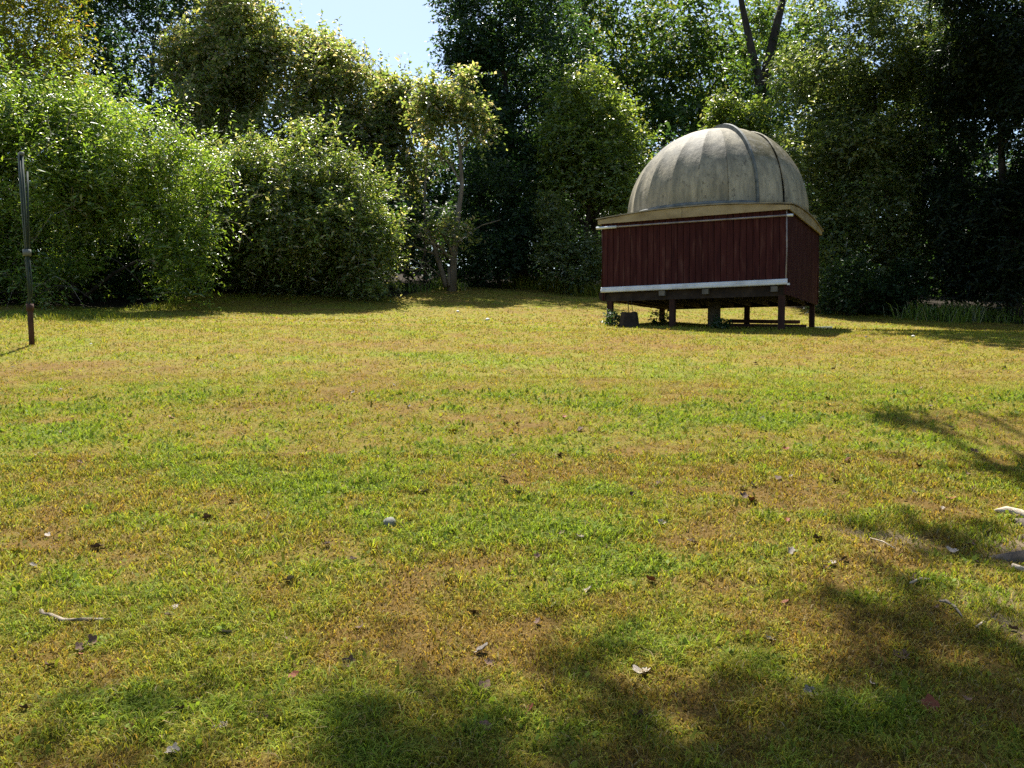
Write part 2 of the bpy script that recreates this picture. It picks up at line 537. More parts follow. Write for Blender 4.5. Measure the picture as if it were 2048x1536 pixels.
def dome_material(name, moss):
    m, n, l, b = new_mat(name)
    tc = n.new("ShaderNodeTexCoord")

    def nz(scale, st, det=6, ro=.6, off=0):
        mp = n.new("ShaderNodeMapping")
        mp.inputs["Scale"].default_value = st
        mp.inputs["Location"].default_value = (off, off * .7, off * .3)
        l.new(tc.outputs["Object"], mp.inputs[0])
        t = n.new("ShaderNodeTexNoise")
        t.inputs["Scale"].default_value = scale
        t.inputs["Detail"].default_value = det
        t.inputs["Roughness"].default_value = ro
        l.new(mp.outputs[0], t.inputs["Vector"])
        return t

    def ramp(src, p0, p1, c0=(0, 0, 0), c1=(1, 1, 1)):
        r = n.new("ShaderNodeValToRGB")
        r.color_ramp.elements[0].position = p0
        r.color_ramp.elements[1].position = p1
        r.color_ramp.elements[0].color = (*c0, 1)
        r.color_ramp.elements[1].color = (*c1, 1)
        l.new(src, r.inputs[0])
        return r.outputs[0]

    def mix(fac, c1, c2):
        x = n.new("ShaderNodeMix")
        x.data_type = 'RGBA'
        l.new(fac, x.inputs[0])
        for i, c in ((6, c1), (7, c2)):
            if isinstance(c, tuple):
                x.inputs[i].default_value = (*c, 1)
            else:
                l.new(c, x.inputs[i])
        return x.outputs[2]

    def mul(a, f):
        x = n.new("ShaderNodeMath")
        x.operation = 'MULTIPLY'
        l.new(a, x.inputs[0])
        if isinstance(f, float):
            x.inputs[1].default_value = f
        else:
            l.new(f, x.inputs[1])
        return x.outputs[0]

    basec = ramp(nz(2.2, (1, 1, .5)).outputs[0], .3, .75, (.29, .25, .17), (.48, .425, .305))
    # vertical mildew streaks: azimuth noise stretched along the meridian
    streak = ramp(nz(5, (1.6, 1.6, .22), 8, .7, 3).outputs[0], .42, .62)
    c = mix(mul(streak, .6), basec, (.125, .12, .095))
    # broad mildew bloom on the upper flanks
    sep = n.new("ShaderNodeSeparateXYZ")
    l.new(tc.outputs["Object"], sep.inputs[0])
    mr = n.new("ShaderNodeMapRange")
    mr.inputs[1].default_value = .7
    mr.inputs[2].default_value = 1.15
    l.new(sep.outputs[2], mr.inputs[0])
    mr2 = n.new("ShaderNodeMapRange")
    mr2.inputs[1].default_value = 1.72
    mr2.inputs[2].default_value = 1.5
    l.new(sep.outputs[2], mr2.inputs[0])
    band = mul(mr.outputs[0], mr2.outputs[0])
    bloom = mul(ramp(nz(2.6, (1, 1, .6), 8, .7, 9).outputs[0], .30, .58), band)
    c = mix(mul(bloom, .82), c, (.09, .09, .076))
    oi = n.new("ShaderNodeObjectInfo")
    hv = n.new("ShaderNodeHueSaturation")
    mo = n.new("ShaderNodeMapRange")
    mo.inputs[3].default_value = .84
    mo.inputs[4].default_value = 1.1
    l.new(oi.outputs["Random"], mo.inputs[0])
    l.new(mo.outputs[0], hv.inputs["Value"])
    l.new(c, hv.inputs["Color"])
    c = hv.outputs[0]
    chips = ramp(nz(11, (1, 1, .7), 10, .75, 5).outputs[0], .575, .61)
    c = mix(mul(chips, .75), c, (.10, .085, .06))
    if moss:
        ms = ramp(nz(6, (1, 1, .8), 9, .75, 15).outputs[0], .44, .50)
        m3 = n.new("ShaderNodeMapRange")
        m3.inputs[1].default_value = .8
        m3.inputs[2].default_value = 1.0
        l.new(sep.outputs[2], m3.inputs[0])
        c = mix(mul(mul(ms, m3.outputs[0]), .85), c, (.11, .095, .045))
    l.new(c, b.inputs["Base Color"])
    b.inputs["Roughness"].default_value = .7
    b.inputs["Specular IOR Level"].default_value = .28
    bp = n.new("ShaderNodeBump")
    bp.inputs["Strength"].default_value = .5
    bp.inputs["Distance"].default_value = .03
    l.new(nz(6, (1, 1, .6), 8, .65, 2).outputs[0], bp.inputs["Height"])
    l.new(bp.outputs[0], b.inputs["Normal"])
    return m


M_DOME = dome_material("weathered_cream_fibreglass", False)
M_DOMEM = dome_material("mossy_cream_fibreglass", True)

# --- walls: a backing sheet with boards proud of it
BW = .122
NB = 30
rnd = random.Random(3)
ZB_F, ZB_S, ZT = .82, .57, 2.15
for side in range(4):           # 0 front, 1 right, 2 back, 3 left
    zb = ZB_F if side == 0 else ZB_S
    wall = MB().box(-HW + .03, HW - .03, -HW + .022, -HW + .05, zb + .01, ZT - .01).build("wall", M_WOODR, obs)
    wall.rotation_euler = (0, 0, side * math.pi / 2)
    wall["label"] = ["dark red board wall with white rail along its foot", "dark red side wall whose boards reach lower", "rear board wall", "left board wall"][side]
    bm = MB()
    bx = BW / 2 - .004
    v = []
    # a board with chamfered front edges
    for z in (zb, ZT):
        for (xx, yy) in ((-bx, .018), (-bx, .005), (-bx + .006, 0), (bx - .006, 0), (bx, .005), (bx, .018)):
            bm.v.append((xx, yy, z))
    for k in range(6):
        bm.f.append((k, (k + 1) % 6, 6 + (k + 1) % 6, 6 + k))
    bm.f += [tuple(range(5, -1, -1)), tuple(range(6, 12))]
    bme = bm.mesh("board", M_RED)
    for i in range(NB):
        o = link(bpy.data.objects.new("board", bme), wall)
        o.location = (-HW + BW * (i + .5), -HW + rnd.uniform(-.001, .003), rnd.uniform(-.006, .006))
# seam battens where sheets meet
# --- corner trims
for (sx, sy) in ((1, -1), (-1, -1), (1, 1), (-1, 1)):
    zb = ZB_F if sy < 0 else ZB_S
    b_ = MB()
    x0, y0 = sx * HW, sy * HW
    b_.tube([(x0, y0 - .006 * (-sy), zb + .02), (x0 + .01, y0, 1.4), (x0, y0, ZT - .03)], .013, 8)
    t = b_.build("corner_trim", M_PIPE if (sx, sy) == (1, -1) else M_RED, obs, smooth=True)
# --- fascia boards, curved along their top
OH = .07
HS = HW + OH


def ftop(s):       # s from -1 to 1 along a side
    return 2.205 + .11 * (1 - abs(s) ** 2.2)


for side in range(4):
    for (s0, s1) in ((-1.0, -.075), (-.07, 1.0)):
        b_ = MB()
        N_ = 14
        for i in range(N_ + 1):
            s = s0 + (s1 - s0) * i / N_
            xx = s * (HS - (.0 if side % 2 else .032))
            for (yy, zz) in ((-HS, 2.125), (-HS, ftop(s)), (-HS + .028, ftop(s)), (-HS + .028, 2.125)):
                b_.v.append((xx, yy, zz))
        for i in range(N_):
            for k in range(4):
                q = i * 4
                b_.f.append((q + k, q + 4 + k, q + 4 + (k + 1) % 4, q + (k + 1) % 4))
        b_.f += [(3, 2, 1, 0), (N_ * 4, N_ * 4 + 1, N_ * 4 + 2, N_ * 4 + 3)]
        o = b_.build("fascia_board", M_TAN, obs)
        o.rotation_euler = (0, 0, side * math.pi / 2)
# soffit closing the overhang
for side in range(4):
    o = MB().box(-HS + .03, HS - .03, -HS + .03, -HW + .02, 2.152 + .001 * side, 2.165 + .001 * side).build("soffit", M_WOODD, obs)
    o.rotation_euler = (0, 0, side * math.pi / 2)
# --- roof collar: from dome ring to the square edge
b_ = MB()
NS = 96
RR = 1.80
HE = HS + .03
for i in range(NS):
    a_ = 2 * math.pi * i / NS
    ca, sa = math.cos(a_), math.sin(a_)
    m_ = max(abs(ca), abs(sa))
    ex, ey = HE * ca / m_, HE * sa / m_
    s = min(abs(ca), abs(sa)) / m_
    ez = ftop(s) + .006 + .008 * math.sin(a_ * 7) * (s > .5)
    for (xx, yy, zz) in ((RR * ca * .95, RR * sa * .95, 2.375), (ex, ey, ez + .022), (ex, ey, ez), (RR * ca * .95, RR * sa * .95, 2.34)):
        b_.v.append((xx, yy, zz))
for i in range(NS):
    p_, q_ = i * 4, ((i + 1) % NS) * 4
    for k in range(4):
        b_.f.append((p_ + k, p_ + (k + 1) % 4, q_ + (k + 1) % 4, q_ + k))
b_.build("roof", M_ROOF, obs)
# --- rails and pipe
b_ = MB().tube([(-HW - .09, -HW - .075, 2.045), (-.6, -HW - .072, 2.04), (.4, -HW - .07, 2.03), (HW + .10, -HW - .07, 2.015)], .017, 8)
pipe = b_.build("pipe", M_PIPE, obs, True)
MB().tube([(-HW - .10, -HW - .075, 2.045), (-HW + .34, -HW - .074, 2.043)], .028, 8).build("pipe_sleeve", M_WHITE, pipe, True)
MB().tube([(HW + .02, -HW - .07, 2.017), (HW + .13, -HW - .07, 2.012)], .024, 8).build("pipe_cap", M_WHITE, pipe, True)
b_ = MB()
for i, xx in enumerate((-HW - .01, HW + .03)):
    dz = .02 * i
    for (yy, zz) in ((-HW - .002, .75), (-HW - .05, .75), (-HW - .062, .765), (-HW - .062, .80), (-HW - .046, .808), (-HW - .046, .842), (-HW - .034, .856), (-HW - .002, .856)):
        b_.v.append((xx, yy, zz + dz - .02))
for k in range(8):
    b_.f.append((k, 8 + k, 8 + (k + 1) % 8, (k + 1) % 8))
b_.f += [tuple(range(7, -1, -1)), tuple(range(8, 16))]
rail = b_.build("rail", M_WHITE, obs)
rail["label"] = "white vinyl rail along the foot of the front wall"
MB().box(HW + .031, HW + .075, -HW - .06, -HW - .015, .735, .775).build("end_bracket", M_WHITE, rail)
# --- floor, joists, beams, posts
MB().box(-HW + .05, HW - .05, -HW + .08, HW - .05, .72, .79).build("floor_deck", M_WOODD, obs)
for i in range(9):
    xx = -HW + .25 + i * (WD - .5) / 8
    MB().box(xx - .02, xx + .02, -HW + .16, HW - .08, .575, .718).build("joist", M_WOODD, obs)
for yy in (-HW + .10, HW - .08):
    b_ = MB()
    x0, x1 = -HW - (.10 if yy < 0 else 0), HW - .04
    prof = [(x0, .745), (x0, .63), (x0 + .03, .58), (x0 + .12, .552), (x1, .55), (x1, .745)]
    for dy in (-.03, .03):
        b_.v += [(p, yy + dy, q) for p, q in prof]
    b_.f += [tuple(range(6)), tuple(range(11, 5, -1))] + [((k + 1) % 6, k, 6 + k, 6 + (k + 1) % 6) for k in range(6)]
    b_.build("beam", M_WOODD, obs)
for xx in (-.55, .32, 1.62):
    MB().box(xx - .06, xx + .06, -HW - .03, -HW + .065, .625, .725).build("bracket_block", M_CONC, obs)


def w2l(x, y):
    dx, dy = x - OBC[0], y - OBC[1]
    c, s = math.cos(-OBR), math.sin(-OBR)
    return dx * c - dy * s, dx * s + dy * c


def l2w(x, y):
    c, s = math.cos(OBR), math.sin(OBR)
    return OBC[0] + x * c - y * s, OBC[1] + x * s + y * c


def post(x, y, r, name="post", mat=None, n=4, top=.56):
    wx, wy = l2w(x, y)
    zb = float(hgt(wx, wy)) - OBZ - .12
    b_ = MB()
    rr = r * (1.414 if n == 4 else 1)
    pts = [(x, y, zb), (x, y, (zb + top) / 2), (x + .005, y, top)]
    b0 = len(b_.v)
    for p in pts:
        for k in range(n):
            a_ = math.pi / n + 2 * math.pi * k / n
            b_.v.append((p[0] + rr * math.cos(a_), p[1] + rr * math.sin(a_), p[2]))
    for i in range(2):
        for k in range(n):
            b_.f.append((i * n + k, i * n + (k + 1) % n, (i + 1) * n + (k + 1) % n, (i + 1) * n + k))
    b_.f += [tuple(range(n - 1, -1, -1)), tuple(range(2 * n, 3 * n))]
    return b_.build(name, mat or M_WOODR, obs, smooth=n > 6)


for (px, py, r_) in ((-HW + .13, -HW + .12, .055), (HW - .10, -HW + .12, .055), (-HW + .1, HW - .12, .055), (HW - .10, HW - .12, .055), (-.38, -HW + .14, .055), (.30, HW - .12, .055)):
    post(px, py, r_)
post(0, 0, .135, "telescope_pier", M_CONC, 14, .72)
# --- dome
dome = MB()
dome_e = bpy.data.objects.new("dome", None)
DZ = 2.40
RD = 1.82
VC = math.atan2(-OBC[1], -OBC[0]) - OBR      # local azimuth pointing at the photograph's camera
LIP = VC + R(26)
inner = MB().grid(lambda u, v: ((RD - .05) * math.cos(u * 2 * math.pi) * math.cos(v * math.pi / 2), (RD - .05) * math.sin(u * 2 * math.pi) * math.cos(v * math.pi / 2), (RD - .05) * math.sin(v * math.pi / 2)), 48, 14)
dome = inner.build("dome", M_DARK, obs, True)
dome.location = (0, 0, DZ)
dome["label"] = "weathered cream dome of narrow gores with a shutter strip"


def dent(a_, e_):
    return (.004 * math.sin(a_ * 9 + e_ * 5) + .0025 * math.sin(a_ * 23 + e_ * 11)) * math.cos(e_)


NG = 10
for gk in range(NG):
    a0 = LIP - math.pi * (gk + 1) / NG
    da = math.pi / NG
    b_ = MB()
    us = [0, .05, .12, .5, .88, .95, 1]
    hh = [.03, .028, 0, 0, 0, .0, .0]
    nv = 20
    for j in range(nv + 1):
        e_ = (j / nv) * (math.pi / 2)
        for u_, h_ in zip(us, hh):
            aa = a0 + da * u_
            off = (u_ - .5) * da
            rc = RD * math.cos(da / 2) / math.cos(off)     # flat chord across the gore
            r0 = (rc * .7 + RD * .3) + h_ * math.cos(e_) + dent(aa, e_) * (.3 < u_ < .7)
            low = -.06 if j == 0 else 0
            b_.v.append((r0 * math.cos(aa) * math.cos(e_), r0 * math.sin(aa) * math.cos(e_), RD * math.sin(e_) + low))
    m_ = len(us)
    for j in range(nv):
        for k in range(m_ - 1):
            b_.f.append((j * m_ + k, j * m_ + k + 1, (j + 1) * m_ + k + 1, (j + 1) * m_ + k))
    b_.build("gore", M_DOME, dome, True)
dirv = Vector((math.cos(LIP), math.sin(LIP), 0))
nrm = Vector((-math.sin(LIP), math.cos(LIP), 0))        # points right of the lip, seen from the lawn


def shell(u0, u1, rad, nu, nvv, name, mat, rim=0.0):
    def fn(u, v):
        uu = u0 + (u1 - u0) * u
        uu = min(uu, rad * .9995)
        rr = math.sqrt(max(0, rad * rad - uu * uu))
        ang = -.033 + (math.pi + .066) * v
        p = nrm * uu + (dirv * math.cos(ang) + Vector((0, 0, 1)) * math.sin(ang)) * rr
        k = 1 + .004 * math.sin(u * 9 + v * 31) * math.sin(v * 17)
        return p * k
    o = MB().grid(fn, nu, nvv).build(name, mat, dome, True)
    md = o.modifiers.new("thick", 'SOLIDIFY')
    md.thickness = .035
    md.offset = -1
    return o


sh = shell(.0, .585, RD + .035, 8, 40, "shutter", M_DOMEM)
sh["label"] = "mossy shutter strip running over the dome"
rp_ = shell(.622, RD + .04, RD + .075, 24, 40, "side_panel", M_DOMEM)
# raised lip along the edge of the shutter
b_ = MB()
prof = [(-.03, -.02), (-.03, .075), (.012, .085), (.02, -.02)]
NL = 44
for j in range(NL + 1):
    ang = -.03 + (math.pi * .98) * j / NL
    e_ = dirv * math.cos(ang) + Vector((0, 0, 1)) * math.sin(ang)
    for (uu, h_) in prof:
        hx = h_ * (.35 + .65 * math.sin(max(.0, min(math.pi, ang))) ** .7) if h_ > 0 else h_
        b_.v.append(tuple(nrm * uu + e_ * (RD + .01 + hx)))
for j in range(NL):
    for k in range(4):
        b_.f.append((j * 4 + k, j * 4 + (k + 1) % 4, j * 4 + 4 + (k + 1) % 4, j * 4 + 4 + k))
b_.f += [(3, 2, 1, 0), (NL * 4, NL * 4 + 1, NL * 4 + 2, NL * 4 + 3)]
b_.build("shutter_lip", M_SEAL, dome)
b_ = MB()
for i in range(64):
    a_ = 2 * math.pi * i / 64
    for (rr, zz) in ((RD - .02, .03), (RD + .03, .005), (RD + .04, -.06), (RD - .02, -.065)):
        b_.v.append((rr * math.cos(a_), rr * math.sin(a_), zz))
for i in range(64):
    for k in range(4):
        p_, q_ = i * 4, ((i + 1) % 64) * 4
        b_.f.append((p_ + k, q_ + k, q_ + (k + 1) % 4, p_ + (k + 1) % 4))
b_.build("base_ring", M_SEAL, dome, True)


# ------------------------------------------------------------------ vegetation
PAL = {
    'olive': [(.13, .21, .036, 5), (.18, .25, .045, 3), (.07, .125, .03, 3.5), (.32, .34, .2, 1.1)],
    'olive2': [(.125, .185, .05, 5), (.175, .21, .072, 3), (.07, .12, .036, 3), (.32, .31, .22, 1.8)],
    'vine': [(.13, .17, .055, 5), (.17, .19, .075, 3), (.08, .115, .04, 3), (.36, .30, .24, 2.2), (.25, .21, .07, .6)],
    'yellow': [(.14, .18, .03, 5), (.19, .20, .035, 3), (.10, .13, .025, 2), (.28, .16, .06, .5)],
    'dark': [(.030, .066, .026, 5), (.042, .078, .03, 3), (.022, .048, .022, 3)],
    'mid': [(.07, .125, .034, 5), (.10, .15, .038, 3), (.042, .08, .026, 3), (.14, .16, .05, .6)],
    'light': [(.13, .19, .048, 5), (.165, .215, .065, 3), (.08, .125, .034, 2), (.25, .25, .14, .8)],
    'ygreen': [(.17, .19, .028, 5), (.21, .205, .032, 3), (.10, .14, .025, 2)],
    'greyg': [(.105, .15, .058, 5), (.14, .18, .08, 3), (.06, .095, .038, 3), (.26, .27, .18, 1.0)],
    'ever': [(.018, .036, .019, 5), (.026, .045, .022, 3), (.042, .06, .024, .8)],
}


def nrmz(v):
    return v / np.maximum(np.linalg.norm(v, axis=1, keepdims=True), 1e-6)


def leaves(rng, P, D, OUT, L, k, ll, lw, pal, droop=.25, vary=.3, flat=1.0):
    """k leaves along each spray of base P, direction D, length L"""
    n = len(P)
    t = (np.arange(k)[None, :] + rng.uniform(.2, .8, (n, k))) / k
    pos = P[:, None, :] + D[:, None, :] * (L[:, None] * t)[:, :, None]
    pos[:, :, 2] -= droop * L[:, None] * t ** 2
    pos = pos.reshape(-1, 3) + rng.normal(0, .015, (n * k, 3))
    Dk = np.repeat(D, k, 0)
    Ok = np.repeat(OUT, k, 0)
    up = np.array([[0, 0, 1.0]])
    side = nrmz(np.cross(Dk, up + rng.normal(0, .2, (n * k, 3))))
    sgn = np.where(rng.uniform(0, 1, n * k) < .5, -1, 1)[:, None]
    ld = nrmz(Dk * .55 + side * sgn + rng.normal(0, .45, (n * k, 3)) + np.array([[0, 0, -.22]]))
    nn = up * flat + Ok * .55 + rng.normal(0, .55, (n * k, 3))
    nn = nrmz(nn - ld * (nn * ld).sum(1, keepdims=True))
    b = np.cross(ld, nn)
    ln = ll * (.5 + 1.1 * rng.uniform(0, 1, (n * k, 1)) ** 1.5) * np.repeat(rng.uniform(.75, 1.35, (n, 1)), k, 0)
    wd = lw * rng.uniform(.7, 1.25, (n * k, 1)) * .5
    fold = wd * rng.uniform(.1, .5, (n * k, 1))
    V = np.stack([pos, pos + ld * ln * .45 + b * wd + nn * fold, pos + ld * ln - nn * ln * .12, pos + ld * ln * .45 - b * wd + nn * fold], 1).reshape(-1, 3)
    i = np.arange(n * k)[:, None] * 4
    Fq = np.concatenate([i + np.array([[0, 1, 2]]), i + np.array([[0, 2, 3]])], 0)
    pc = np.array([c[:3] for c in PAL[pal]])
    pw = np.array([c[3] for c in PAL[pal]], float)
    ci = rng.choice(len(pc), n * k, p=pw / pw.sum())
    sv = np.repeat(rng.uniform(1 - vary, 1 + vary, (n, 1)), k, 0)
    col = pc[ci] * sv * rng.uniform(.8, 1.2, (n * k, 1))
    return V, Fq, np.repeat(col, 4, 0)


def sample_lobes(rng, lobes, n, shell=.45, gap=.42, gs=.9, seed=1):
    w_ = np.array([l[6] if len(l) > 6 else l[3] * l[4] + l[3] * l[5] + l[4] * l[5] for l in lobes], float)
    li = rng.choice(len(lobes), int(n * 2.2), p=w_ / w_.sum())
    Lb = np.array([l[:6] for l in lobes])[li]
    d = nrmz(rng.normal(0, 1, (len(li), 3)))
    r = shell + (1 - shell) * rng.uniform(0, 1, len(li)) ** .6
    P = Lb[:, :3] + d * Lb[:, 3:] * r[:, None]
    out = nrmz(d / Lb[:, 3:])
    nz = vnoise(P[:, 0] / gs, P[:, 1] / gs, P[:, 2] / gs, seed) * .65 + vnoise(P[:, 0] / gs * 2.3, P[:, 1] / gs * 2.3, P[:, 2] / gs * 2.3, seed + 9) * .35
    k = nz > gap + rng.normal(0, .03, len(nz))
    k &= P[:, 2] > hgt(P[:, 0], P[:, 1]) + .05
    return P[k][:n], out[k][:n]


def sublobes(rng, lobes, m):
    """break each big lobe into a core and smaller boughs so that the outline is lumpy"""
    out = []
    for l in lobes:
        c, r = np.array(l[:3]), np.array(l[3:6])
        out.append(tuple(c) + tuple(r * .72))
        for _ in range(m):
            d = rng.normal(0, 1, 3)
            d /= np.linalg.norm(d)
            q = rng.uniform(.20, .50)
            rr = r * q * rng.uniform(.75, 1.25, 3)
            out.append(tuple(c + d * r * rng.uniform(.55, .98)) + tuple(rr))
    return out


def px_lobes(L):
    """(px, py, depth, rx px, ry px, rdepth m) in the photograph -> metres"""
    out = []
    for l in L:
        c = at(l[0], l[1], l[2])
        out.append((c[0], c[1], c[2], l[3] * l[2] / FPX, l[5], l[4] * l[2] / FPX) + tuple(l[6:]))
    return out


def curve_pts(p, q, sag, n=6, jit=.0, r=random.Random(5)):
    p, q = Vector(p), Vector(q)
    L = (q - p).length
    res = []
    for i in range(n + 1):
        t = i / n
        v = p.lerp(q, t) + Vector((0, 0, sag * L * math.sin(math.pi * t)))
        if 0 < i < n:
            v += Vector((r.uniform(-1, 1), r.uniform(-1, 1), r.uniform(-1, 1))) * jit * L
        res.append(v)
    return res


def wood(mb, rnd, base, lobes, tr, trunk=None, nsub=5, limb=True, limb_z=None):
    """trunk from base towards the lobes, limbs into each lobe, branchlets inside it"""
    base = Vector(base)
    if trunk is None:
        top = max(lobes, key=lambda l: l[2])
        cx = sum(l[0] for l in lobes) / len(lobes)
        cyy = sum(l[1] for l in lobes) / len(lobes)
        tp = Vector((cx, cyy, base.z + .66 * (top[2] - base.z)))
        trunk = curve_pts(base, tp, 0, 8, .015, rnd)
    trunk = [Vector(p) for p in trunk]
    n = len(trunk)
    rad = [tr * (1 - .75 * (i / (n - 1)) ** .9) for i in range(n)]
    rad[0] *= 1.35
    mb.tube(trunk, rad, 10)
    if not limb:
        return
    for l in lobes:
        c = Vector(l[:3])
        # leave the trunk below the lobe
        cand = [p for p in trunk if p.z < c.z - .15 * l[5] and (limb_z is None or p.z > limb_z)] or ([p for p in trunk if p.z > limb_z][:1] if limb_z else trunk[:1])
        s = min(cand[-4:], key=lambda p: abs(c.z - p.z - .6 * (Vector((c.x - p.x, c.y - p.y, 0)).length)))
        i = trunk.index(s)
        r0 = rad[i] * .55
        mb.tube(curve_pts(s, c, .06, 5, .04, rnd), [r0 * (1 - .12 * k) for k in range(6)], 7)
        for _ in range(nsub):
            d = Vector((rnd.gauss(0, 1), rnd.gauss(0, 1), rnd.gauss(.3, .8))).normalized()
            e = c + Vector((d.x * l[3], d.y * l[4], d.z * l[5])) * rnd.uniform(.6, .95)
            if e.z < float(hgt(e.x, e.y)) + .1:
                continue
            mb.tube(curve_pts(c.lerp(s, rnd.uniform(0, .35)), e, rnd.uniform(-.05, .1), 4, .05, rnd), [r0 * .4, r0 * .3, r0 * .22, r0 * .15, r0 * .06], 5)


SEED = [100]
NLEAF = [0]


def tree(name, label, cat, basepx, L, ns, k, ll, lw, pal, mat=None, tr=.15, sl=.45, up=.3, droop=.25, gap=.42, gs=.9, shell=.45, trunk=None, group=None,
         shoots=0, shoot_len=.7, world_lobes=None, extra=None, bark=None, vary=.3, flat=1.0, keep=None, base=None, nsub=5, limb=True, sub=8, limb_z=None, arches=0, arch_len=1.1):
    SEED[0] += 1
    rng = np.random.default_rng(SEED[0])
    rnd = random.Random(SEED[0])
    lobes = world_lobes or px_lobes(L)
    if base is None:
        bx, by = at(basepx[0], basepx[1], basepx[2])[:2]
        base = (bx, by, float(hgt(bx, by)) - .05)
    root = empty(name, base)
    tag(root, label, cat, group)
    b3 = np.array(base)
    mb = MB()
    wood(mb, rnd, base, lobes, tr, trunk, nsub, limb, limb_z)
    if extra:
        extra(mb)
    mb.v = [tuple(np.array(v) - b3) for v in mb.v]
    mb.build("trunk", bark or M_BARKD, root, True)
    lobes0 = lobes
    lobes = sublobes(rng, lobes, sub) if sub else lobes
    P, O = sample_lobes(rng, lobes, ns, shell, gap, gs, SEED[0])
    if keep is not None:
        m = keep(P)
        P, O = P[m], O[m]
    D = nrmz(O * .8 + np.array([[0, 0, up]]) + rng.normal(0, .45, P.shape))
    V, Fq, C = leaves(rng, P, D, O, sl * rng.uniform(.5, 1.3, len(P)), k, ll, lw, pal, droop, vary, flat)
    Vl, Fl, Cl = [V], [Fq], [C]
    if shoots:
        P2, O2 = sample_lobes(rng, lobes, shoots * 4, .97, .3, gs, SEED[0] + 50)
        m = O2[:, 2] > .25
        P2, O2 = P2[m][:shoots], O2[m][:shoots]
        D2 = nrmz(np.array([[0, 0, 1.0]]) + O2 * .25 + rng.normal(0, .16, P2.shape))
        V2, F2, C2 = leaves(rng, P2, D2, O2, shoot_len * rng.uniform(.5, 1.4, len(P2)), 16, ll, lw, pal, .06, .15, .6)
        Vl.append(V2); Fl.append(F2 + len(V)); Cl.append(C2)
    if arches:
        P2, O2 = sample_lobes(rng, lobes, arches * 4, .97, .3, gs, SEED[0] + 80)
        m = (O2[:, 2] > -.3) & (O2[:, 1] < .5)
        P2, O2 = P2[m][:arches], O2[m][:arches]
        D2 = nrmz(np.array([[0, 0, 1.0]]) + O2 * np.array([[1, 1, .3]]) + rng.normal(0, .25, P2.shape))
        La = arch_len * rng.uniform(.5, 1.4, len(P2))
        V2, F2, C2 = leaves(rng, P2, D2, O2, La, 18, ll, lw, pal, .95, .2, .8)
        Vl.append(V2); Fl.append(F2 + sum(len(q) for q in Vl[:-1])); Cl.append(C2)
        st_ = MB()
        for p, d, l_ in zip(P2, D2, La):
            pts = [Vector(p + d * l_ * t - np.array([0, 0, .95 * l_ * t * t]) - b3) for t in (0, .35, .7, 1)]
            st_.tube(pts, [.008, .007, .005, .003], 3, False)
        st_.build("twigs", M_TWIG, root)["kind"] = "stuff"
    V = np.concatenate(Vl) - b3
    mesh_np("crown", V, np.concatenate(Fl), mat or M_LEAF, root, np.concatenate(Cl))
    NLEAF[0] += len(V) // 4
    return root


# --- shrubs along the left
def cane(mb):
    for pp, r0 in ((((302, 600, 20.0), (285, 570, 19.8), (262, 545, 19.7), (235, 522, 19.7), (205, 508, 19.8)), .016), (((60, 600, 19.6), (110, 570, 19.4), (150, 575, 19.3), (185, 600, 19.3)), .012)):
        pts = [Vector(at(*p)) for p in pp]
        mb.tube(pts, [r0 * (1 - .12 * k) for k in range(len(pts))], 5)


tree("olive_shrub", "large bright green shrub with upright leafy shoots behind the folded clothes dryer", "shrub", (150, 622, 21.6), [
    (60, 330, 20.6, 160, 120, 1.6), (235, 325, 20.6, 150, 100, 1.6), (350, 370, 21, 85, 90, 1.2), (60, 455, 21.0, 140, 75, 1.0), (85, 580, 20.3, 110, 50, .5),
    (365, 500, 20.7, 45, 105, .7), (-130, 380, 21, 160, 200, 2), (90, 240, 21.6, 110, 65, 1.4), (210, 415, 20.3, 130, 50, 1.1), (250, 510, 23.4, 180, 130, .7), (20, 520, 22.2, 160, 100, .8), (-100, 580, 20.6, 110, 80, 1.0)],
    14500, 9, .105, .046, 'olive', sl=.62, up=.5, tr=.07, shoots=620, shoot_len=1.2, gap=.47, gs=.75, shell=.6, extra=cane, sub=14, vary=.4, arches=300, arch_len=1.7)
tree("olive_shrub", "broad rounded green shrub beside the slim grey tree at the lawn's far edge", "shrub", (590, 582, 25.6), [
    (475, 400, 24.3, 75, 100, 1.4), (600, 365, 24.5, 130, 85, 1.7), (560, 450, 23.9, 140, 65, 1.4), (700, 415, 24.6, 95, 85, 1.4), (735, 530, 24.3, 50, 60, .7),
    (480, 530, 25.5, 90, 85, .8), (610, 535, 25.3, 130, 75, .8), (420, 480, 26.5, 80, 120, 1.0), (690, 480, 24.3, 80, 50, 1.0)],
    11500, 9, .115, .055, 'olive2', sl=.6, up=.35, tr=.07, shoots=380, shoot_len=1.0, gap=.465, gs=.8, shell=.6, sub=14, vary=.4, arches=300, arch_len=1.7)
# --- vine-hung tree behind them
tree("vine_covered_tree", "leaning tree smothered in yellowish vines below the open sky", "tree", (600, 560, 32.5), [
    (470, 95, 32.2, 95, 100, 1.9), (600, 150, 31.7, 125, 90, 1.9), (710, 190, 31.7, 110, 70, 1.6), (815, 235, 31.2, 85, 60, 1.2), (560, 270, 30.8, 130, 70, 1.5),
    (700, 290, 30.8, 110, 70, 1.5), (430, 210, 32.2, 90, 80, 1.7), (660, 120, 32.2, 45, 40, .8), (455, 0, 32.7, 60, 60, 1.4), (790, 350, 30.8, 60, 90, 1.1), (380, 120, 32.7, 70, 70, 1.3)],
    11500, 9, .135, .095, 'vine', M_VINE, sl=.55, up=.1, droop=.5, tr=.16, gap=.32, gs=.8, shoots=230, shoot_len=1.1, shell=.5, arches=260, arch_len=1.3)
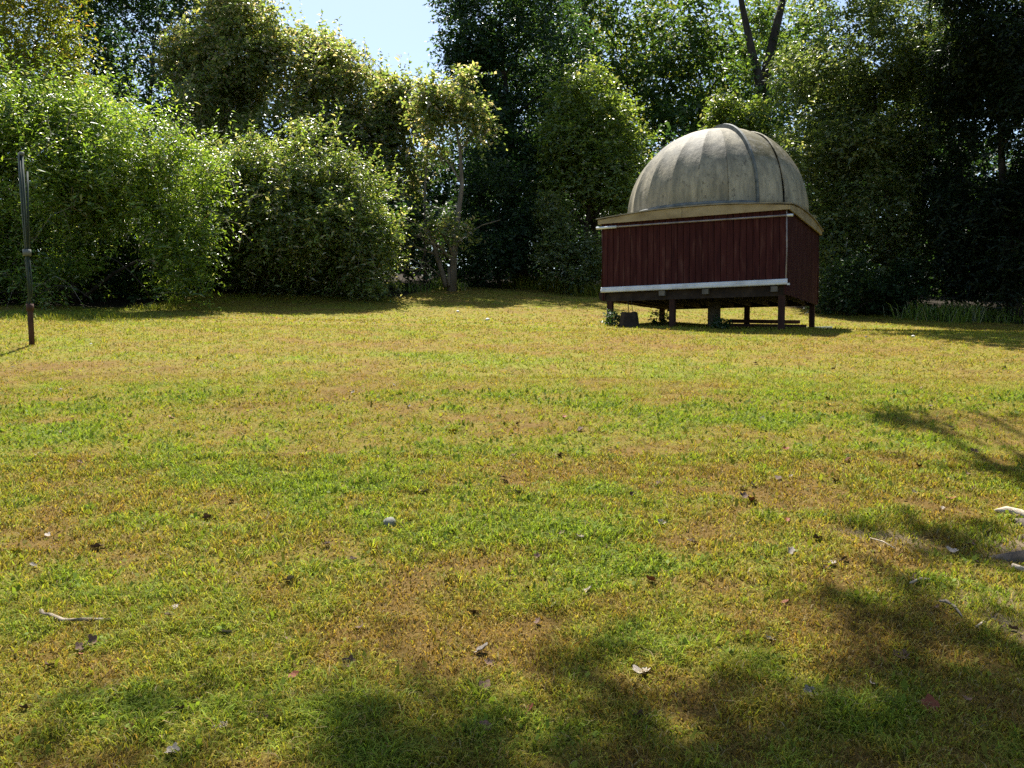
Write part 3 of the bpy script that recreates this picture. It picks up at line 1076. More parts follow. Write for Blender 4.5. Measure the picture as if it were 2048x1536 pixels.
# --- dark trees at the left
tree("broadleaf_tree", "tall dark green tree rising behind the bright green shrub", "tree", (270, 560, 36), [
    (250, 60, 36, 150, 130, 2.8), (360, 190, 35, 110, 100, 2.2), (160, 150, 36, 120, 90, 2.2), (300, 280, 34.5, 130, 80, 1.8), (420, 0, 36, 100, 90, 2.3), (180, -70, 36, 150, 90, 2.8),
    (380, -110, 36.5, 140, 90, 2.5), (200, 300, 35, 110, 90, 1.8), (430, 300, 34, 70, 90, 1.4), (420, 430, 33, 90, 90, 1.5)],
    6000, 7, .17, .10, 'dark', M_LEAFD, tr=.2, sl=.7, gap=.31, gs=1.3, shell=.35)
tree("broadleaf_tree", "yellow green tree with drooping compound twigs above the bright green shrub", "tree", (-60, 600, 24.5), [
    (70, 70, 24, 80, 75, 1.3), (20, 170, 23.4, 90, 60, 1.2), (150, 150, 24, 50, 45, .8), (-30, -30, 24, 110, 70, 1.5), (110, -10, 24, 80, 45, 1.0), (-120, 100, 24, 100, 110, 1.5), (130, 210, 23, 60, 50, .8)],
    2300, 9, .12, .06, 'yellow', tr=.14, sl=.6, up=.05, droop=.4, gap=.44, gs=.8, shell=.4)
# --- slim tree with two stems and vine canopy
st = [(903, 580, 28.0), (907, 520, 28.0), (915, 440, 28.0), (924, 370, 28.0), (920, 300, 28.1), (908, 235, 28.1)]
st = [Vector(at(*p)) for p in st]
st[0].z = float(hgt(st[0].x, st[0].y)) - .05


def slim_extra(mb):
    def ln(pp, r0, r1, n=6):
        pts = [Vector(at(*p)) for p in pp]
        mb.tube(pts, [r0 + (r1 - r0) * i / (len(pts) - 1) for i in range(len(pts))], n)
    ln([(893, 574, 27.9), (884, 545, 27.9), (873, 510, 27.8), (866, 480, 27.7), (850, 450, 27.5)], .10, .05, 8)
    ln([(898, 572, 27.8), (897, 535, 27.8)], .06, .045)
    ln([(905, 505, 28), (870, 508, 27.8), (835, 495, 27.6), (800, 478, 27.4)], .045, .02)
    ln([(912, 460, 28), (880, 452, 27.7), (840, 458, 27.4)], .04, .015)
    ln([(905, 500, 28), (930, 470, 27.7), (965, 450, 27.5), (1000, 440, 27.4)], .03, .01)
    ln([(890, 560, 28), (850, 525, 27.7), (815, 505, 27.5)], .03, .012)
    ln([(860, 520, 27.8), (830, 545, 27.6), (800, 530, 27.4)], .025, .01)
    ln([(850, 500, 27.8), (835, 560, 27.6)], .02, .01)
    ln([(820, 505, 27.6), (805, 560, 27.5)], .02, .008)
    ln([(850, 560, 29.4), (849, 400, 29.4), (856, 260, 29.2)], .05, .035)


tree("slim_vine_tree", "slim grey trunked tree with a vine canopy at the lawn's far edge", "tree", (903, 578, 28), [
    (895, 190, 28.1, 55, 38, .7), (945, 215, 27.9, 26, 34, .4), (862, 225, 28, 36, 44, .6), (960, 250, 27.9, 12, 20, .3), (868, 300, 28.3, 18, 45, .4), (930, 160, 28.2, 26, 20, .4), (880, 455, 27.4, 58, 10, .35), (830, 470, 27.4, 40, 14, .35)],
    850, 8, .14, .09, 'vine', M_VINE, tr=.135, sl=.7, up=0, droop=.5, gap=.44, gs=.5, trunk=st, extra=slim_extra, bark=M_BARKL, shell=.3, nsub=3, limb=True)
# --- tall dark tree beside the sky gap and brush below it
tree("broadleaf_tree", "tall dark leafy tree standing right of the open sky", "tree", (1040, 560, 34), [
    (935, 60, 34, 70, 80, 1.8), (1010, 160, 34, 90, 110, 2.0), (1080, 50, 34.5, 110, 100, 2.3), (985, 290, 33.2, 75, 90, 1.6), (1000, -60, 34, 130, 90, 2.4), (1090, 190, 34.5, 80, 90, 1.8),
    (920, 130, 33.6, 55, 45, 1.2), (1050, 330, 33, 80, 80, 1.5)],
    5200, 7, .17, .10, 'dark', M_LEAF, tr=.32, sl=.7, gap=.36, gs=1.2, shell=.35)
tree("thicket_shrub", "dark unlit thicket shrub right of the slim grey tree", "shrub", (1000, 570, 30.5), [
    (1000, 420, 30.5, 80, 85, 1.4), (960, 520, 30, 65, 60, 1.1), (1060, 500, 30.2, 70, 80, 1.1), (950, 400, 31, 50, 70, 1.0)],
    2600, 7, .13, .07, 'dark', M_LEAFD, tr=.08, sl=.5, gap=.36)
tree("thicket_shrub", "pale green shrub at the lawn's edge left of the observatory", "shrub", (1130, 578, 28.8), [
    (1120, 520, 28.8, 48, 58, .8), (1155, 553, 28.5, 34, 26, .5), (1105, 440, 29.2, 34, 50, .7), (1190, 520, 28.8, 26, 55, .5)],
    1500, 8, .11, .055, 'greyg', tr=.05, sl=.45, up=.4, gap=.36, gs=.5, shoots=50, shoot_len=.6)
tree("broadleaf_tree", "mid height light green tree with twin dark stems left of the dome", "tree", (1170, 570, 31.5), [
    (1180, 205, 31.5, 75, 55, 1.4), (1230, 290, 31.2, 52, 70, 1.2), (1130, 290, 31.4, 55, 85, 1.2), (1195, 350, 30.8, 65, 60, 1.2), (1225, 400, 30.2, 42, 40, .7), (1110, 400, 31, 40, 60, .8)],
    3600, 7, .15, .085, 'light', tr=.16, sl=.6, gap=.40, gs=.8,
    extra=lambda mb: mb.tube([Vector(at(*p)) for p in ((1196, 560, 31.6), (1186, 420, 31.6), (1200, 280, 31.5))], [.15, .12, .06], 8))
# --- forked tree behind the dome with climbing vine
yt = [Vector(at(*p)) for p in ((1535, 520, 36), (1530, 330, 36), (1524, 185, 36), (1502, 95, 36), (1484, 10, 36), (1470, -80, 36))]
yt[0].z = float(hgt(yt[0].x, yt[0].y))
tree("forked_tree", "tree with a bare dark forked trunk above the dome", "tree", (1535, 520, 36), [
    (1440, -130, 36, 110, 70, 2.2), (1600, -120, 36, 110, 70, 2.2), (1510, 255, 35.3, 50, 45, .8), (1500, 330, 35.4, 70, 60, 1), (1565, 120, 36.2, 30, 60, .5), (1486, 140, 35.7, 22, 45, .4), (1535, 190, 35.6, 30, 25, .4), (1512, 40, 36.8, 30, 40, .6)],
    2300, 7, .16, .10, 'mid', tr=.30, sl=.55, trunk=yt, limb=False, gap=.36,
    extra=lambda mb: mb.tube([Vector(at(*p)) for p in ((1524, 190, 36), (1540, 110, 36.1), (1556, 40, 36.2), (1580, -60, 36.2))], [.24, .2, .17, .12], 9))
tree("sapling", "yellow green sapling peeking over the top of the dome", "sapling", (1460, 520, 34), [
    (1465, 235, 34, 48, 32, .8), (1440, 215, 34, 26, 26, .5), (1500, 265, 33.8, 50, 26, .7)],
    650, 8, .15, .09, 'light', tr=.07, sl=.5, gap=.34, gs=.5)
# --- big tree right of the dome
tree("broadleaf_tree", "spreading grey green tree close behind the dome's right side", "tree", (1800, 640, 27), [
    (1670, 180, 28, 95, 85, 2.0), (1740, 150, 28, 90, 70, 1.8), (1625, 300, 27.2, 75, 90, 1.4), (1720, 270, 27.2, 110, 90, 1.8), (1830, 210, 28, 80, 100, 1.8), (1730, 400, 26.6, 110, 110, 1.8),
    (1850, 340, 27, 80, 100, 1.6), (1690, 540, 26.2, 80, 80, 1.2), (1800, 520, 26.6, 80, 100, 1.3), (1640, 430, 26.8, 45, 80, 1.0), (1800, 30, 28.5, 70, 60, 1.5), (1850, 90, 28.5, 60, 70, 1.3),
    (1765, 110, 26.8, 70, 60, 1.0), (1740, 30, 27.0, 60, 50, .9), (1820, 130, 27, 60, 60, .9), (1700, -40, 28, 100, 60, 1.5)],
    9500, 7, .13, .075, 'greyg', tr=.2, sl=.55, limb=False, gap=.38, gs=.9, shell=.42)
tree("thicket_shrub", "low dark shrub beside the observatory's right rear post", "shrub", (1690, 640, 24.5), [
    (1690, 570, 24.5, 60, 60, .9), (1750, 600, 24.8, 50, 40, .7), (1810, 580, 25.2, 50, 55, .8)],
    1500, 7, .10, .06, 'dark', M_LEAFD, tr=.05, sl=.4, gap=.36, gs=.5)
tree("evergreen_tree", "very dark evergreen tree standing at the right end of the lawn", "tree", (2025, 652, 24), [
    (1960, 90, 24.5, 80, 110, 1.5), (2050, 230, 24, 70, 120, 1.4), (1925, 440, 24.8, 60, 100, 1.2), (2030, 500, 24, 80, 110, 1.4), (2080, 60, 24.5, 110, 130, 1.6), (1940, -60, 25, 110, 80, 1.6),
    (1905, 200, 25.4, 45, 80, 1.0), (2010, 400, 24.6, 60, 70, 1.2), (2140, 350, 24, 90, 200, 1.6), (1955, 540, 24.6, 60, 50, 1), (1930, 130, 25.6, 60, 70, 1.2), (2030, 130, 25.4, 70, 70, 1.3), (2060, 400, 25.6, 80, 110, 1.2), (1900, 350, 26, 40, 60, 1)],
    12500, 8, .15, .065, 'ever', M_LEAFD, tr=.2, sl=.55, up=-.1, droop=.35, gap=.30, gs=.9, shell=.4)

# --- wood behind: individual trees two rows deep
BACK = [  # px, top py, depth, half width px, palette, lowest py, what it stands by
    (-150, 60, 44, 150, 'mid', 560, "left of the tall dark tree"), (60, 160, 46, 120, 'dark', 560, "behind the bright green shrub"), (200, 40, 48, 130, 'dark', 540, "behind the tall dark tree by the shrub"),
    (400, 60, 44, 110, 'dark', 540, "between the tall dark tree and the vine smothered tree"), (560, 300, 40, 110, 'dark', 560, "low behind the vine smothered tree's trunk"), (720, 330, 40, 100, 'dark', 560, "under the open sky behind the broad rounded shrub"),
    (850, 300, 40, 80, 'dark', 570, "behind the slim grey tree"), (960, 180, 42, 110, 'dark', 570, "behind the thicket right of the slim grey tree"), (1140, -60, 46, 130, 'mid', 560, "behind the twin stemmed tree"),
    (1260, -90, 44, 120, 'mid', 580, "between the twin stemmed tree and the dome"), (1330, -60, 50, 120, 'ygreen', 460, "above the left shoulder of the dome"), (1400, -40, 42, 110, 'mid', 580, "directly behind the dome"),
    (1500, -30, 46, 110, 'light', 560, "behind the forked trunk"), (1620, 20, 42, 110, 'mid', 580, "right of the forked trunk"), (1720, 190, 40, 100, 'mid', 600, "behind the spreading grey green tree"),
    (1840, 160, 38, 80, 'dark', 620, "between the grey green tree and the evergreen"), (1930, 340, 36, 80, 'dark', 630, "low behind the evergreen's left side"), (2040, 340, 36, 90, 'dark', 640, "low behind the evergreen's trunk"),
    (2160, 40, 38, 120, 'dark', 640, "beyond the evergreen"), (1890, -90, 40, 70, 'dark', 260, "above the evergreen's left shoulder"), (1180, 20, 56, 150, 'ygreen', 420, "far behind the twin stemmed tree"), (1560, 0, 56, 150, 'mid', 420, "far behind the forked trunk"), (1050, -40, 52, 120, 'mid', 520, "behind the tall dark tree right of the sky")]
kinds = {'mid': 'mid green woodland tree', 'dark': 'dark green woodland tree', 'ygreen': 'yellow green woodland tree', 'light': 'pale green woodland tree'}
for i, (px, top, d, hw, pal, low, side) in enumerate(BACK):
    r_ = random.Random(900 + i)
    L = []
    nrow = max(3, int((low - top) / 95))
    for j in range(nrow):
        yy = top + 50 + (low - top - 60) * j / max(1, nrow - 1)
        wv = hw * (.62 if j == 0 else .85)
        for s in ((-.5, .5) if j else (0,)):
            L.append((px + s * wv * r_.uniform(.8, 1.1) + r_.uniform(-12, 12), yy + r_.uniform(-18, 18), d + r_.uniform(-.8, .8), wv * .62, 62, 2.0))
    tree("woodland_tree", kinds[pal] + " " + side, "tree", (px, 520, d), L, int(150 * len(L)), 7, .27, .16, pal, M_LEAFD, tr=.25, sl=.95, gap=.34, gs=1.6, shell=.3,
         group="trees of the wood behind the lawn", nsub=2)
# wood along the right-hand border of the lawn, beyond the picture
for i, (x, y, hh, lab) in enumerate(((17, 24, 13, "border tree growing right of the evergreen"), (13, 7.5, 10, "border tree growing right of the lawn near the shade tree"))):
    z0 = float(hgt(x, y))
    r_ = random.Random(70 + i)
    L = [(x + r_.uniform(-1, 1), y + r_.uniform(-1.2, 1.2), z0 + hh * (.12 + .8 * j / 7), 2.3 - .12 * j, 2.6 - .12 * j, 1.3) for j in range(8)]
    tree("woodland_tree", lab, "tree", None, None, 1300, 7, .25, .15, 'mid', M_LEAFD, tr=.22, sl=.8, gap=.34, gs=1.3, shell=.3, world_lobes=L, base=(x, y, z0 - .05), nsub=2, group="trees along the right border")
L = [(7.2, 19.0, 11.2, 1.4, .8, .7), (9, 18.6, 11, 1.5, .9, .7), (11, 18.4, 11, 1.5, 1, .8), (6.4, 21, 11.8, 1.2, 1, .7), (8.2, 21, 12, 1.5, 1.1, .8), (10.2, 20.6, 12, 1.5, 1.1, .8), (6.6, 23.6, 13.2, 1.3, 1, .7),
     (8.4, 23.6, 13.4, 1.5, 1.2, .8), (10.4, 23, 13.2, 1.5, 1.2, .9), (13, 19, 10.5, 2.2, 2.5, 1.8), (14.6, 20, 7, 1.8, 2.3, 1.8), (14.4, 18, 4.8, 1.6, 2, 1.3), (10.4, 16.4, 10.2, 1.4, .8, .6)]
z0 = float(hgt(14.2, 19))
tree("oak_tree", "tall spreading border tree whose boughs overhang the lawn right of the observatory", "tree", None, None, 3400, 8, .2, .13, 'mid', M_LEAFD, tr=.3, sl=.6, gap=.40, gs=.9, shell=.2, world_lobes=L, base=(14.2, 19, z0 - .05), nsub=3,
     trunk=[(14.2, 19, z0 - .05), (14.2, 19, 5), (14.0, 19.1, 8), (13.6, 19.4, 10), (13, 20, 12), (12.4, 20.4, 13.4)], limb_z=9.4, sub=5, keep=lambda P: ((P[:, 2] - EYE) / P[:, 1] > .455) | (P[:, 0] / P[:, 1] > .64))

# undergrowth that closes the foot of the wood
rg = np.random.default_rng(77)
N_ = 12000
ang = rg.uniform(-.75, .75, N_)
dd = rg.uniform(33, 40, N_)
ed = np.interp(ang, _ea, _ed) + np.where((ang > -.5) & (ang < .05), .9, 2.6)
dd = np.maximum(ed + rg.uniform(0, 5, N_), ed)
x, y = ang * dd, dd
top_ = np.where(ang < -.03, 1.2, 2.0) + np.where(ang < -.03, 2.6, 5.5) * fbm(x * .35, y * .35, 0, 88)
P = np.stack([x, y, hgt(x, y) + top_ * rg.uniform(0, 1, N_) ** .7], -1)
O = nrmz(rg.normal(0, .5, (N_, 3)) + np.array([[0, -.5, .6]]))
V, Fq, C = leaves(rg, P, nrmz(O + rg.normal(0, .5, (N_, 3))), O, .6 * rg.uniform(.5, 1.3, N_), 6, .2, .13, 'dark')
o = mesh_np("undergrowth", V, Fq, M_LEAFD, tint=C)
o["kind"] = "stuff"
o["label"] = "dark tangled undergrowth along the foot of the wood"
o["category"] = "undergrowth"

# --- the shade tree beside the viewer: crown overhead, root flare at the lawn's right border
SH = [(.0, 5.9, 6.2, 1.5, .8, .7), (1.4, 5.9, 6.0, 1.2, .9, .7), (2.6, 6.6, 5.8, 1.2, .9, .7), (-1.6, 5.7, 6.0, .8, .5, .5), (-.9, 6.3, 6.4, .6, .35, .4), (3.9, 9.6, 7.8, 1.1, .35, .4), (3.2, 8.6, 7.2, .9, .25, .4), (4.4, 8.8, 7.5, 1.2, .5, .7),
      (2.5, 7.4, 6.6, .8, .3, .4), (4.6, 4.2, 6.2, 1.6, 1.5, 1.0), (1.0, 5.0, 6.6, 1.6, .6, .6), (4.2, 5.0, 7.6, 1.6, 1.3, 1.0), (5.4, 6.5, 6.8, 1.5, 1.6, 1.0), (4.4, 10.2, 8.0, 1.0, .3, .4)]
SH = [(a - .52, b_ + 2.96, c_ + 5, d_ * .8, e_ * .7, f_ * .7) for a, b_, c_, d_, e_, f_ in SH if b_ < 7.2]
SH += [(gx_ - 1.2, gy_ + 6.8, 12.3, rx_, ry_, .3) for gx_, gy_, rx_, ry_ in ((3.7, 7.6, .6, .22), (4.4, 7.9, .6, .25), (3.4, 6.1, .65, .14), (4.1, 6.0, .6, .2), (2.3, 4.75, .45, .1), (-.3, 2.95, .45, .14), (.45, 2.85, .5, .16), (1.05, 3.1, .5, .16), (1.5, 3.55, .4, .14), (.1, 3.35, .35, .1), (.7, 3.5, .3, .1), (1.2, 2.75, .5, .15), (-1.15, 2.95, .8, .3), (-.75, 3.3, .5, .2), (-.55, 2.8, .6, .2),
                                                                                (1.9, 3.9, .5, .14), (2.3, 3.5, .5, .2))]
TB = (3.32, 4.55, float(hgt(3.32, 4.55)) - .1)


def roots(mb):
    r_ = random.Random(8)
    for a_, L_ in ((188, .80), (208, .55), (160, .5), (235, .6), (130, .6), (280, .6), (330, .7), (20, .7), (75, .7)):
        dx, dy = math.cos(R(a_)), math.sin(R(a_))
        pts = []
        for t, hh in ((0, .34), (.3, .10), (.55, .04), (.8, .005), (1, -.03)):
            x, y = TB[0] + dx * (.12 + L_ * t), TB[1] + dy * (.12 + L_ * t) + .08 * math.sin(t * 4) * (1 if a_ % 2 else -1)
            pts.append(Vector((x + r_.uniform(-.03, .03), y + r_.uniform(-.04, .04), float(hgt(x, y)) + hh - .02 + r_.uniform(-.012, .012))))
        mb.tube(pts, [.17, .09, .07, .04, .02], 9)


def out_of_view(P):
    el = (P[:, 2] - EYE) / np.maximum(P[:, 1], .1)
    return (el > .50) | (P[:, 1] < .5)


tree("shade_tree", "shade tree beside the lawn with pale roots spreading from its foot", "tree", None, None, 1500, 8, .12, .08, 'mid', tr=.30, sl=.32, gap=.52, gs=.5, shell=.15, up=.1,
     world_lobes=SH, trunk=[(3.32, 4.55, TB[2]), (3.34, 4.56, 1.2), (3.4, 4.6, 2.4), (3.45, 4.7, 3.8), (3.5, 4.9, 5.2), (3.5, 5.3, 7.0), (3.4, 5.8, 9.0), (3.2, 6.6, 11.0), (3.0, 7.4, 12.6)], extra=roots, keep=out_of_view, base=TB, bark=M_BARK, nsub=3, sub=5, limb_z=6.5)

# --- tall grass and weeds at the lawn's edge
def tall_grass(label, spots, n, h, wd, pal):
    SEED[0] += 1
    rng = np.random.default_rng(SEED[0])
    xs, ys = [], []
    for (px, py, rx, ry) in spots:
        c = ground(px, py)
        xs.append(c[0] + rng.normal(0, rx * c[1] / FPX, n))
        ys.append(c[1] + rng.normal(0, ry, n))
    x, y = np.concatenate(xs), np.concatenate(ys)
    pc = np.array([c[:3] for c in PAL[pal]])
    col = pc[rng.integers(0, len(pc), len(x))] * rng.uniform(.7, 1.3, (len(x), 1))
    V, Fq, c = blades(rng, x, y, h * rng.uniform(.4, 1.3, len(x)), wd * rng.uniform(.6, 1.3, len(x)), .75, col)
    o = mesh_np("tall_grass", V, Fq, M_GRASS, tint=c)
    o["kind"] = "stuff"
    o["label"] = label
    o["category"] = "grass"


tall_grass("unmown bright green grass at the lawn's edge left of the observatory", [(1090, 578, 30, .35), (1140, 580, 30, .4), (1180, 590, 25, .4), (1060, 576, 30, .25)], 420, .5, .03, 'ygreen')
tall_grass("unmown grass round the foot of the slim tree", [(885, 575, 22, .25), (815, 582, 22, .4), (905, 580, 12, .15)], 160, .38, .025, 'olive')
tall_grass("unmown shaded grass under the trees at the right of the lawn", [(1870, 640, 35, .4), (1930, 640, 35, .5), (1980, 640, 30, .5)], 420, .5, .03, 'olive')
tall_grass("unmown grass fringe at the foot of the bright green shrub", [(90, 640, 60, .2), (180, 635, 50, .2), (310, 618, 20, .2)], 260, .14, .018, 'ygreen')

# ------------------------------------------------------------------ things under the observatory
for (px, py, rx, sc_, lab) in ((1226, 648, 14, .16, "small leafy weed at the foot of the observatory's front left post"), (1322, 648, 18, .17, "leafy weed in the shade beneath the observatory floor"),
                               (1440, 655, 9, .10, "tiny weed at the foot of the concrete pier")):
    c = ground(px, py + 4)
    tree("weed", lab, "weed", None, None, 60, 5, .06, .04, 'dark', tr=.008, sl=.12, gap=.1, base=(c[0], c[1], c[2] - .02), world_lobes=[(c[0], c[1], c[2] + sc_ * .8, rx * c[1] / FPX, .12, sc_), (c[0] + .1, c[1], c[2] + sc_ * .4, .1, .1, sc_ * .5)], nsub=2, sub=0)
c = ground(1258, 653)
b_ = MB()
b0 = []
for (zz, s) in ((-.03, 1.08), (.13, 1.0), (.27, .86), (.275, .8)):
    for k in range(10):
        a_ = 2 * math.pi * k / 10 + .3
        q = 1 + .06 * math.sin(k * 2.4)
        b_.v.append((.185 * s * q * math.cos(a_), .17 * s * q * math.sin(a_), zz + (.012 * math.sin(k * 1.7) if zz > 0 else 0)))
for i in range(3):
    for k in range(10):
        b_.f.append((i * 10 + k, i * 10 + (k + 1) % 10, i * 10 + 10 + (k + 1) % 10, i * 10 + 10 + k))
b_.f += [tuple(range(9, -1, -1)), tuple(range(30, 40))]
o = b_.build("stump", M_WOODD)
o.location = c
tag(o, "short dark stump block beside the observatory's front left post", "stump")
for (xa, dx) in ((-.02, .03), (.05, .04)):
    p0 = Vector((c[0] + xa, c[1] + .05, 2.76))
    o = MB().tube([p0, p0 + Vector((dx * .3, 0, -.15)), p0 + Vector((dx, .0, -.32)), p0 + Vector((dx * 1.3, 0, -.52))], .006 if xa > 0 else .009, 6).build("cable", M_DARK)
    tag(o, "thin cable hanging from the floor beside the stump" if xa > 0 else "thicker cable hanging from the floor above the stump", "cable")
# planks lying behind the pier
for (x0, x1, yy, zz, lab, mm) in ((1452, 1604, 654, .0, "dark red plank lying at the bottom of the pile under the observatory", M_WOODR), (1458, 1596, 652, .075, "dark red plank lying on top of the pile under the observatory", M_WOODR)):
    p0, p1 = ground(x0, yy), ground(x1, yy + 2)
    L_ = np.linalg.norm(p1[:2] - p0[:2])
    o = MB().box(-L_ / 2, L_ / 2, -.14, .14, -.02, .055).build("plank", mm, bevel=.006)
    o.location = ((p0[0] + p1[0]) / 2, (p0[1] + p1[1]) / 2, max(p0[2], p1[2]) + zz + .01)
    o.rotation_euler = (0, math.atan2(p0[2] - p1[2], L_), math.atan2(p1[1] - p0[1], p1[0] - p0[0]))
    tag(o, lab, "plank")
p0, p1 = ground(1606, 655), ground(1664, 657)
L_ = np.linalg.norm(p1[:2] - p0[:2])
o = MB().box(-L_ / 2, L_ / 2, -.07, .07, -.02, .03).build("white_board", M_WHITE, bevel=.004)
o.location = ((p0 + p1) / 2)
o.rotation_euler = (0, 0, math.atan2(p1[1] - p0[1], p1[0] - p0[0]))
tag(o, "white board lying flat on the grass behind the right post", "board")

# ------------------------------------------------------------------ folded rotary clothes dryer
M_GRN = noise_mat("dark_green_enamel", [(.012, .022, .018), (.024, .04, .032), (.05, .068, .058)], 9, .6, (1, 1, .3), .1)
M_RUST = noise_mat("rusty_steel", [(.03, .016, .011), (.065, .03, .02), (.10, .05, .032)], 12, .8, (1, 1, .5), .3)
M_CORD = noise_mat("grey_line_cord", [(.06, .08, .07), (.13, .155, .135)], 30, .7, (1, 1, 1), .1)
c = ground(64, 691)
dr = empty("rotary_clothes_dryer", c, R(20))
dr.rotation_euler = (0, R(-2.1), 0)
tag(dr, "folded green rotary clothes dryer standing on a rusty post in the lawn", "clothes dryer")
u = c[1] / FPX            # metres per photo pixel at its distance
H_ = 383 * u
MB().tube([(0, 0, -.2), (0, 0, 72 * u), (0, 0, 80 * u)], [.038, .037, .032], 12).build("ground_sleeve", M_RUST, dr, True)
MB().tube([(0, 0, 70 * u), (0, 0, H_ - .04)], .022, 10).build("mast", M_GRN, dr, True)
MB().tube([(0, 0, 68 * u), (0, 0, 82 * u)], .05, 10).build("collar", M_RUST, dr, True)
hub = MB().tube([(0, 0, 178 * u), (0, 0, 190 * u)], .055, 10).build("hub", M_SEAL, dr, True)
MB().tube([(0, 0, H_ - .05), (0, 0, H_)], [.035, .03], 10).build("top_cap", M_SEAL, dr, True)
for k, (dx, dy, zt) in enumerate(((-.036, -.015, .995), (-.02, -.03, .99), (.02, -.03, .97), (.055, .02, .90), (-.015, .03, .98), (-.03, .015, .97))):
    a = MB().tube([(dx * .45, dy * .45, 186 * u), (dx, dy, H_ * zt)], [.011, .014], 6).build("arm", M_GRN, dr, True)
    MB().tube([(dx * 1.15, dy * 1.3, H_ * (zt - .015)), (dx * .9 - .012, dy, H_ * .80), (dx * .6, dy * 1.4, H_ * .6), (dx * .4, dy * 1.1 + .01, H_ * .46)], .006, 5).build("line_cord", M_CORD, a, True)
    MB().tube([(dx * .35, dy * .4, 184 * u), (dx * .5 + .01, dy * .5, 130 * u), (dx * .3 + .02, dy * .3, 95 * u)], .010, 5).build("strut", M_GRN, dr, True)

# ------------------------------------------------------------------ fallen leaves and litter
M_LB = noise_mat("dead_leaf_brown", [(.055, .028, .018), (.12, .065, .04), (.18, .11, .07)], 25, .7, (1, 1, 1), .3, rand=.35)
M_LR = noise_mat("dead_leaf_red", [(.12, .028, .012), (.22, .055, .022), (.28, .10, .045)], 25, .6, (1, 1, 1), .3, rand=.3)
M_LP = noise_mat("dead_leaf_pale", [(.16, .13, .10), (.28, .235, .185), (.40, .34, .28)], 25, .7, (1, 1, 1), .3, rand=.2)
M_LY = noise_mat("fallen_leaf_yellow", [(.45, .24, .02), (.58, .36, .03), (.62, .45, .08)], 25, .6, (1, 1, 1), .2, rand=.15)
M_STONE = noise_mat("pale_stone", [(.09, .10, .075), (.18, .18, .14), (.28, .27, .22)], 14, .9, (1, 1, 1), .4)
M_PALEW = noise_mat("bleached_wood", [(.28, .22, .15), (.45, .37, .27), (.56, .48, .37)], 12, .85, (1, 6, 6), .4)


def leaf_mesh(name, seed, mat):
    """lobed, curled dead leaf with a stalk"""
    r_ = random.Random(seed)
    b_ = MB()
    N_ = 22
    curl, cup, tw = r_.uniform(.2, 1.1), r_.uniform(.2, 1.5), r_.uniform(-.8, .8)

    def bend(x, y):
        return (x * (1 - .12 * curl * abs(x)), y * (1 - .5 * abs(y) * cup * .2), curl * x * x * .9 + cup * y * y * 1.1 + tw * x * y + .02 * math.sin(60 * x + 3) * .3)
    b_.v.append(bend(0, 0))
    for k in range(N_):
        a_ = 2 * math.pi * k / N_
        rr = .5 * (.62 + .28 * abs(math.cos(a_ * 2.5 + .3 * seed)) + .1 * math.cos(a_) + r_.uniform(-.05, .05))
        b_.v.append(bend(rr * .5 * math.cos(a_), rr * .42 * math.sin(a_)))
    for k in range(N_):
        a_ = 2 * math.pi * k / N_
        rr = .5 * (.62 + .34 * abs(math.cos(a_ * 2.5 + .3 * seed)) + .14 * math.cos(a_) + r_.uniform(-.06, .06))
        b_.v.append(bend(rr * math.cos(a_), rr * .85 * math.sin(a_)))
    for k in range(N_):
        b_.f.append((0, 1 + k, 1 + (k + 1) % N_))
        b_.f.append((1 + k, 1 + N_ + k, 1 + N_ + (k + 1) % N_, 1 + (k + 1) % N_))
    return b_.mesh(name, mat)


